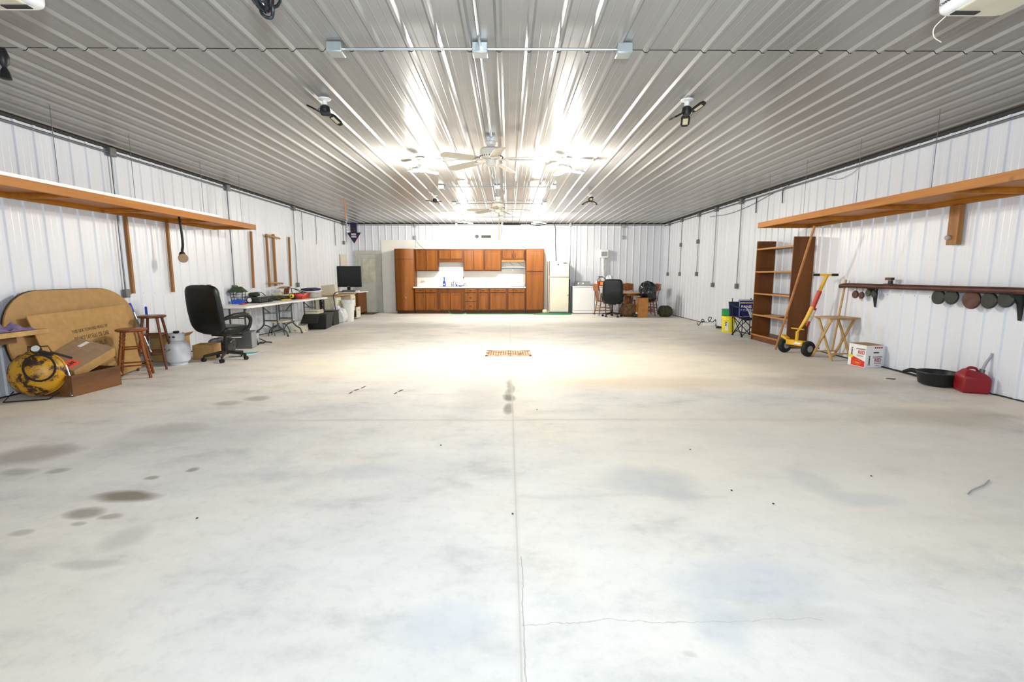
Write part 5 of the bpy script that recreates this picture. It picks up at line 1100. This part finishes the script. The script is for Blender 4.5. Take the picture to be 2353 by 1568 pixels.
solo(MB().bar(a, b_, .035, .012, (1, 0, 0)), 'wooden_yardstick', 'traywood', 'pale wooden slat leaning behind the tray table', 'stick')
solo(MB().tube(curve([(5.33, 7.7, .01), (5.31, 7.2, .01), (5.30, 6.9, .01), (5.31, 6.6, .01), (5.28, 6.2, .01), (5.25, 5.95, .012)], 6), .008, 6), 'floor_cord', 'rubber', 'black cord along the foot of the right wall', 'cord')
# RED box
t_ = thing('sweeping_compound_box', 'white printed carton with red panel lettered RED by the right wall', 'box', (5.175, 6.83, 0), 0)
q0, q1, q2 = P(1961, 840, z=0), P(1990, 846, z=0), P(2033, 845, z=0)
fl = (q0-q1); fl.z = 0; frt = (q2-q1); frt.z = 0
A = .27; B_ = .31; hb = .315; e1 = fl.normalized(); e2 = Vector((-e1.y, e1.x, 0)); e2 = e2 if e2.dot(frt) > 0 else -e2
e1, e2 = Vector((-.12, 1, 0)).normalized(), Vector((1, .12, 0)).normalized()
c0 = Vector((5.045, 6.67, 0)); A = .30; B_ = .27
vs = [c0, c0+e2*B_, c0+e2*B_+e1*A, c0+e1*A]; vs = vs+[v+Vector((0, 0, hb)) for v in vs]
MB().add(vs, [(3, 2, 1, 0), (0, 1, 5, 4), (1, 2, 6, 5), (2, 3, 7, 6), (3, 0, 4, 7), (4, 5, 6, 7)]).build('carton', 'white', t_, world=True, bevel=.003)
MB().add([v+Vector((0, 0, .001)) for v in vs[4:]]+[v+Vector((0, 0, .006)) for v in vs[4:]], [(3, 2, 1, 0), (4, 5, 6, 7), (0, 1, 5, 4), (1, 2, 6, 5), (2, 3, 7, 6), (3, 0, 4, 7)]).build('top_flaps', 'cardtop', t_, world=True)
TF = TX(c0-e1*.0015, e2, (0, 0, 1)); TS = TX(c0+e1*A-e2*.0015, -e1, (0, 0, 1))
def worker(mb, T, x, y, s_):
    mb.prism([(x-.3*s_, y), (x-.16*s_, y), (x-.02*s_, y+.9*s_), (x+.16*s_, y), (x+.30*s_, y), (x+.16*s_, y+1.1*s_), (x+.2*s_, y+1.9*s_), (x-.15*s_, y+2*s_), (x-.12*s_, y+1.1*s_)], T, .0012)
    mb.ell(T @ Vector((x+.02*s_, y+2.25*s_, 0)), (.006, .006, .012)); mb.prism([(x-.3*s_, y+2.3*s_), (x+.25*s_, y+2.5*s_), (x+.3*s_, y+2.35*s_), (x-.2*s_, y+2.2*s_)], T, .0014)
r = MB().text('RED', .068, TF @ Matrix.Translation((.195, .105, 0)), .001, width=.105, bold=.0015).text('RED', .068, TS @ Matrix.Translation((.225, .205, 0)), .001, width=.115, bold=.0015)
for k in range(4): r.prism([(.13+.033*k, .272), (.153+.033*k, .272), (.153+.033*k, .295), (.13+.033*k, .295)], TF, .001)
r.build('red_lettering', 'textr', t_, world=True)
r = MB().text('KLEENSWEEP', .024, TF @ Matrix.Translation((.188, .150, 0)), .001, width=.145).text('KLEENSWEEP', .026, TS @ Matrix.Translation((.21, .253, 0)), .001, width=.155)
for T_, x, y in ((TF, .14, .065), (TF, .14, .055), (TS, .15, .16), (TS, .15, .148)): r.prism([(x, y), (x+.11, y), (x+.11, y+.004), (x, y+.004)], T_, .001)
r.prism([(.12, .205), (.2, .205), (.205, .212), (.2, .224), (.12, .224), (.115, .212)], TF, .0012)
r.prism([(.03, .24), (.06, .24), (.06, .29), (.03, .29)][:0] or [(.16, .028), (.215, .028), (.215, .034), (.16, .034)], TF, .001)
worker(r, TF, .06, .03, .055); worker(r, TS, .06, .13, .055); r.build('black_print', 'textk', t_, world=True)
rp = MB().prism([(.06, .008), (A-.01, .008), (A-.01, .085), (.10, .135), (.06, .13)], TS, .0012).build('red_panel', 'redpan', t_, world=True)
MB().tube([TS @ Vector((.165+.065*math.cos(q), .06+.033*math.sin(q), .0016)) for q in [2*PI*i/30 for i in range(30)]], .0018, 5, closed=True).prism([(.125, .058), (.205, .052), (.205, .058), (.125, .064)], TS, .0018).prism([(.135, .048), (.2, .043), (.2, .048), (.135, .053)], TS, .0018).build('oval_emblem', 'gold', rp, world=True)
MB().prism([(.005, .115), (.085, .115), (.085, .145), (.06, .158), (.02, .158), (.005, .145)], TS, .0014).build('yellow_patch', 'yellowp', t_, world=True)
# pan
t_ = thing('black_drain_pan', 'round dark oil pan with a spout on the floor by the right wall', 'pan', (5.125, 5.60, 0)); t_.scale = (.86, .86, 1.12)
MB().lathe([(.17, 0), (.21, .02), (.235, .12), (.245, .135), (.235, .14), (.222, .125), (.20, .03), (.02, .02)], n=44).build('pan_body', 'blackp', t_)
MB().tube(curve([(-.14, .16, .12), (-.20, .22, .13), (-.26, .28, .10)], 6), .028, 10, r1=.018).build('spout', 'blackp', t_)
MB().tube([( .238*math.cos(q), .238*math.sin(q), .137) for q in [2*PI*i/44 for i in range(44)]], .009, 6, closed=True).build('rim', 'blackp', t_)
# gas can
t_ = thing('red_gas_can', 'red plastic gas can with a grey spout by the right wall', 'gas can', (5.21, 5.26, 0), -.35); t_.scale = (.78, .85, 1.12)
MB().add([(-.15, -.12, 0), (.15, -.12, 0), (.15, .12, 0), (-.15, .12, 0), (-.16, -.13, .05), (.16, -.13, .05), (.16, .13, .05), (-.16, .13, .05), (-.16, -.13, .17), (.16, -.13, .16), (.16, .13, .16), (-.16, .13, .17), (-.09, -.07, .235), (.10, -.08, .20), (.10, .08, .20), (-.09, .07, .235)],
         [(3, 2, 1, 0)]+[(a+i, a+(i+1) % 4, a+4+(i+1) % 4, a+4+i) for a in (0, 4, 8) for i in range(4)]+[(12, 13, 14, 15)]).build('can_body', 'red', t_, bevel=.018)
MB().cyl((.09, 0, .19), (.10, 0, .235), .032, n=18).build('cap', 'greym', t_); MB().tube(curve([(.10, 0, .23), (.13, .0, .30), (.17, 0, .36), (.18, 0, .40)], 6), .018, 10, r1=.013).build('spout', 'gray', t_); MB().tube(curve([(-.10, 0, .21), (-.06, 0, .245), (.02, 0, .24), (.06, 0, .20)], 6), .013, 8).build('handle', 'red', t_)
# rusty rail shelf
t_ = thing('rusty_rail_shelf', 'long dark rusty shelf with rounded edge along the right wall', 'shelf', (5.25, 6.0, 1.1))
prf = [(5.345, 1.155), (5.345, 1.125), (5.20, 1.11), (5.175, 1.115), (5.160, 1.135), (5.160, 1.155), (5.175, 1.175), (5.20, 1.18), (5.22, 1.165)]
n = len(prf); vs = []; 
ysr = [2.5, 7.35, 7.48, 7.56, 7.60]; 
for k, y in enumerate(ysr): 
    s_ = [1, 1, .92, .72, .35][k]; vs += [(5.345-(5.345-x)*(1 if k < 2 else (1, 1, .97, .9, .75)[k]), y, 1.145+(z-1.145)*(1, 1, 1.0, .9, .7)[k]-(0, 0, .004, .012, .025)[k]) for x, z in prf]
MB().add(vs, [(j*n+i, j*n+(i+1) % n, (j+1)*n+(i+1) % n, (j+1)*n+i) for j in range(len(ysr)-1) for i in range(n)]+[tuple(range(n)), tuple((len(ysr)-1)*n+i for i in range(n))[::-1]]).build('rail', 'rust', t_, world=True)
for y, z in ((6.97, .83), (4.97, .83), (3.4, .83)):
    MB().add([(5.20, y-.02, 1.11), (5.20, y+.02, 1.11), (5.335, y+.02, z), (5.335, y-.02, z), (5.345, y-.02, 1.12), (5.345, y+.02, 1.12), (5.30, y-.02, 1.0), (5.30, y+.02, 1.0)], [(0, 1, 7, 6), (6, 7, 2, 3), (0, 4, 5, 1), (4, 3, 2, 5), (0, 6, 3, 4), (1, 5, 2, 7)]).build('bracket', 'cast', t_, world=True)
for k, (px, py, r, mt) in enumerate([(1961, 677, .058, 'rust'), (1975, 679, .05, 'rust'), (1991, 673, .05, 'gdark'), (2004, 676, .05, 'cast'), (2151, 683, .088, 'cast'), (2181, 682, .088, 'cast'), (2227, 689, .105, 'rust'), (2267, 691, .088, 'cast'), (2306, 687, .085, 'cast')]):
    p = P(px, py, x=5.22); side = ('small' if k < 4 else 'large'); num = ['leftmost', 'second', 'third', 'fourth'][k] if k < 4 else ['leftmost', 'second', 'middle', 'fourth', 'rightmost'][k-4]
    t_ = thing('round_steel_disc', '%s dark round disc hanging under the rusty rail shelf, %s of its cluster' % (side, num), 'disc', (5.25, p.y, min(p.z, 1.095-r*.55)), 0, 'round discs under the rusty rail')
    zz = 0; MB().lathe([(.01, -.015), (r-.006, -.015), (r, -.009), (r, .009), (r-.006, .015), (.01, .015)], (0, 0, zz), 32, (-1, 0, 0)).build('disc', mt, t_); MB().cyl((.0, 0, r*.3), (.02, 0, 1.125-min(p.z, 1.095-r*.55)), .006, n=6).build('hook', 'greym', t_)
p = P(2047, 658, x=5.25); t_ = thing('small_bench_vise', 'small rusty vise standing on the rail shelf', 'vise', (5.24, p.y, 1.165))
MB().obox((0, 0, .01), (.07, .16, .02)).build('base', 'cast', t_, bevel=.003); MB().obox((0, 0, .04), (.035, .05, .05)).build('post', 'cast', t_, bevel=.003); MB().obox((0, .02, .085), (.05, .11, .035)).build('jaw', 'rust', t_, bevel=.003)
# wooden bracket under right shelf
t_ = thing('wooden_shelf_post', 'vertical wooden post under the right hanging shelf with a glass knob', 'post', (5.31, 5.80, 1.66)); MB().box((5.27, 5.735, 1.66), (5.335, 5.87, 2.12)).build('board', 'lumberz', t_, world=True, bevel=.003); MB().ell((5.25, 5.83, 1.745), (.032, .032, .032)).cyl((5.25, 5.83, 1.745), (5.28, 5.83, 1.745), .012, n=8).build('glass_knob', 'clear', t_, world=True)
# buckets
t_ = thing('yellow_bucket', 'yellow plastic bucket standing by the right wall', 'bucket', (5.06, 11.0, 0))
MB().lathe([(.125, 0), (.13, .01), (.145, .28), (.152, .285), (.152, .31), (.148, .31), (.15, .35), (.156, .355), (.156, .37), (.14, .37)], n=36).build('bucket_body', 'yellowp', t_)
MB().tube(curve([(-.155, 0, .30), (-.12, -.12, .22), (0, -.17, .17), (.12, -.12, .2), (.155, 0, .30)], 6), .004, 6).build('handle', 'white', t_)
MB().grid(lambda u, v: Vector(((.132+.012*v)*math.sin(-.9+.5*u), -(.132+.012*v)*math.cos(-.9+.5*u), .04+.20*v))*1.012, 8, 4).build('label', 'white', t_)
q = MB()
for k in range(3): a = -.75; q.obox((.15*math.sin(a), -.15*math.cos(a), .23-.035*k), (.05-.01*k, .004, .02), (0, 0, a))
q.build('label_print', 'textk', t_)
t_ = thing('green_bucket', 'green bucket nested in the yellow bucket', 'bucket', (5.06, 11.0, .371))
MB().lathe([(.135, 0), (.147, .01), (.15, .13), (.156, .135), (.156, .15), (.145, .15)], n=36).build('bucket_body', 'green', t_); MB().lathe([(.02, .148), (.15, .15), (.15, .156), (.02, .156)], n=36).build('lid', 'green', t_)
# camp chair
t_ = thing('camp_chair', 'folding dark blue camp chair beside the buckets', 'chair', (5.09, 10.22, 0), .05)
s_ = .19; 
for nm, a, b_ in [('leg', (-s_, -s_, .02), (s_, -s_, .40)), ('leg', (s_, -s_, .02), (-s_, -s_, .40)), ('leg', (-s_, s_, .02), (s_, s_, .40)), ('leg', (s_, s_, .02), (-s_, s_, .40)), ('leg', (-s_, -s_, .02), (-s_, s_, .40)), ('leg', (-s_, s_, .02), (-s_, -s_, .40)), ('leg', (s_, -s_, .02), (s_, s_, .40)), ('leg', (s_, s_, .02), (s_, -s_, .40))]:
    MB().cyl(a, b_, .009, n=8).build(nm, 'blackm', t_)
for sx in (-1, 1):
    MB().cyl((sx*s_, -s_, .02), (sx*s_*1.15, -s_*1.15, .62), .009, n=8).build('arm_post', 'blackm', t_); MB().cyl((sx*s_, s_, .02), (sx*s_*1.1, s_*1.3, .80), .009, n=8).build('back_post', 'blackm', t_)
    MB().grid(lambda u, v, sx=sx: Vector((sx*s_*1.13+(v-.5)*.07, -s_*1.2+u*.5, .62-.03*math.sin(PI*u)+.06*u)), 8, 2).build('armrest', 'navy', t_, solid=.012)
    for sy in (-1, 1): MB().ell((sx*s_, sy*s_, .014), (.022, .022, .014)).build('foot', 'rubber', t_)
MB().grid(lambda u, v: Vector(((u-.5)*.50, (v-.5)*.48, .42-.07*math.sin(PI*u)*math.sin(PI*v)+.01*math.sin(9*u))), 14, 14).build('seat', 'navy', t_, solid=.014)
MB().grid(lambda u, v: Vector(((u-.5)*.52, .22+.08*v-.05*math.sin(PI*u)*(1-v)*-1, .42+.30*v)), 12, 8).build('backrest', 'navy', t_, solid=.014)
MB().obox((.0, -.10, .385), (.07, .07, .012)).build('badge', 'textw', t_)
solo(MB().grid(lambda u, v: Vector((5.0+.13*v+.14*u, 10.10+.02*v, .62-.30*u**1.3-.10*v+.012*math.sin(8*v))), 14, 6), 'white_cloth_strap', 'white', 'white cloth draped over the camp chair arm', 'cloth', solid=.006)
# sign
a = P(1698, 689, y=10.30)
t_ = thing('yard_sign', 'dark blue sign lettered FANS propped in the camp chair', 'sign', (a.x+.17, 10.32, .45))
sw, sh = .36, .37; T = TX((a.x, 10.30, a.z), (1, .0, 0), (0, .06, 1))
MB().prism([(0, 0), (sw, 0), (sw, -sh), (0, -sh)], T @ Matrix.Translation((0, 0, -.012)), .012).build('sign_panel', 'navysign', t_, world=True)
b_ = MB()
for q in (((.012, -.012), (sw-.012, -.019)), ((.012, -.012), (.019, -sh+.012)), ((sw-.019, -.012), (sw-.012, -sh+.012)), ((.012, -sh+.012), (sw-.012, -sh+.019))): b_.prism([(q[0][0], q[0][1]), (q[1][0], q[0][1]), (q[1][0], q[1][1]), (q[0][0], q[1][1])], T, .002)
b_.text('FANS', .085, T @ Matrix.Translation((.165, -.155, .001)), .001, width=.22, bold=.002).text('PIT HERE', .06, T @ Matrix.Translation((.175, -.225, .001)), .001, width=.26, bold=.001)
b_.build('white_lettering', 'textw', t_, world=True)
MB().text('JIMMIE JOHNSON', .036, T @ Matrix.Translation((.18, -.07, .001)), .001, width=.30, bold=.0015).build('yellow_lettering', 'texty', t_, world=True)
# power strip with cords
q = P(1633, 750, z=0)
t_ = thing('power_strip', 'white power adapter box with black cords on the floor by the right wall', 'power strip', (q.x, q.y+.12, 0)); MB().box((-.13, -.06, 0), (.15, .06, .09)).build('strip_body', 'white', t_, bevel=.005)
MB().tube(curve([(-.30, 0, .08), (-.27, -.02, .01), (-.2, .0, .1), (-.12, .0, .1), (-.16, 0, .17), (-.20, 0, .13), (-.1, 0, .1), (0, .0, .1), (.06, 0, .2), (.0, 0, .22), (-.02, 0, .14), (.1, 0, .1), (.16, 0, .16), (.18, 0, .1), (.24, 0, .02), (.32, .02, .012)], 6), .009, 6).build('cord', 'rubber', t_)
solo(MB().ell((q.x+.28, q.y+.13, .035), (.11, .07, .035), .9, 24, 10, .15), 'cord_heap', 'rubber', 'heap of black cord right of the white power adapter', 'cord')
q = P(1662, 757, z=0); solo(MB().tube([(q.x-.05+.08*math.cos(k), q.y+.08*math.sin(k)*.6+.1, .015+.01*k/3) for k in [i*.5 for i in range(26)]], .011, 6), 'coiled_cord', 'rubber', 'small coil of black cord left of the buckets', 'cord')

# ================================================================ FLOOR DETAILS
a, b_ = P(1115, 819, z=0), P(1218, 806, z=0)
t_ = thing('drain_grate', 'rust stained rectangular drain grate in the middle of the floor', 'drain', ((a.x+b_.x)/2, (a.y+b_.y)/2, 0)); W_, D_ = (b_.x-a.x)/2, (b_.y-a.y)/2
MB().box((-W_, -D_, 0), (W_, -D_+.05, .006)).box((-W_, D_-.05, 0), (W_, D_, .006)).box((-W_, -D_, 0), (-W_+.04, D_, .006)).box((W_-.04, -D_, 0), (W_, D_, .006)).build('frame', 'grate', t_)
for k in range(17): MB().box((-W_+.05+k*.041, -D_+.05, 0), (-W_+.079+k*.041, D_-.05, .004)).build('bar', 'grate', t_)
MB().box((-W_+.04, -D_+.05, 0), (W_-.04, D_-.05, .0015)).build('drain_pit', 'cratewood', t_)
# cracked chips in the concrete
for pts, w_ in (([(803, 905), (815, 898), (830, 893), (846, 885)], 'long broken line'), ([(906, 906), (916, 900), (931, 894)], 'short broken line')):
    m_ = MB()
    for k in range(len(pts)-1):
        a = P(*pts[k], z=0); b_ = P(*pts[k+1], z=0); m_.bar(a+Vector((0, 0, .0012)), a.lerp(b_, .6)+Vector((0, 0, .0012)), .016+.01*(k % 2), .002, (0, 0, 1))
    solo(m_, 'concrete_chip', 'rust', 'dark chipped crack in the floor left of the drain, ' + w_, 'crack')
solo(MB().grid(lambda u, v: Vector((P(2047, 871, z=0).x+.13*(u-.5), P(2047, 871, z=0).y+.10*(v-.5)*math.sin(PI*u), .002)), 10, 4), 'oil_rag', 'rust', 'small dark flat patch on the floor left of the oil pan', 'patch', solid=.002)
pts = [P(px, py, z=0) for px, py in ((2224, 1138), (2235, 1128), (2262, 1116), (2273, 1105))]
solo(MB().tube(curve([(q.x, q.y, .004) for q in pts], 5), .004, 5), 'thin_twig', 'gray', 'thin grey twig on the floor at the lower right', 'twig')
for k, (px, py) in enumerate([(1586, 1034), (1681, 1128), (1777, 1159), (2002, 1095), (1178, 1182), (453, 1192), (1013, 1024), (1234, 942)]):
    q = P(px, py, z=0); solo(MB().ell((q.x, q.y, .003), (.006, .008, .003), 1, 8, 5), 'debris_speck', 'dark', 'tiny black speck on the open concrete floor', 'debris', 'tiny specks on the floor')
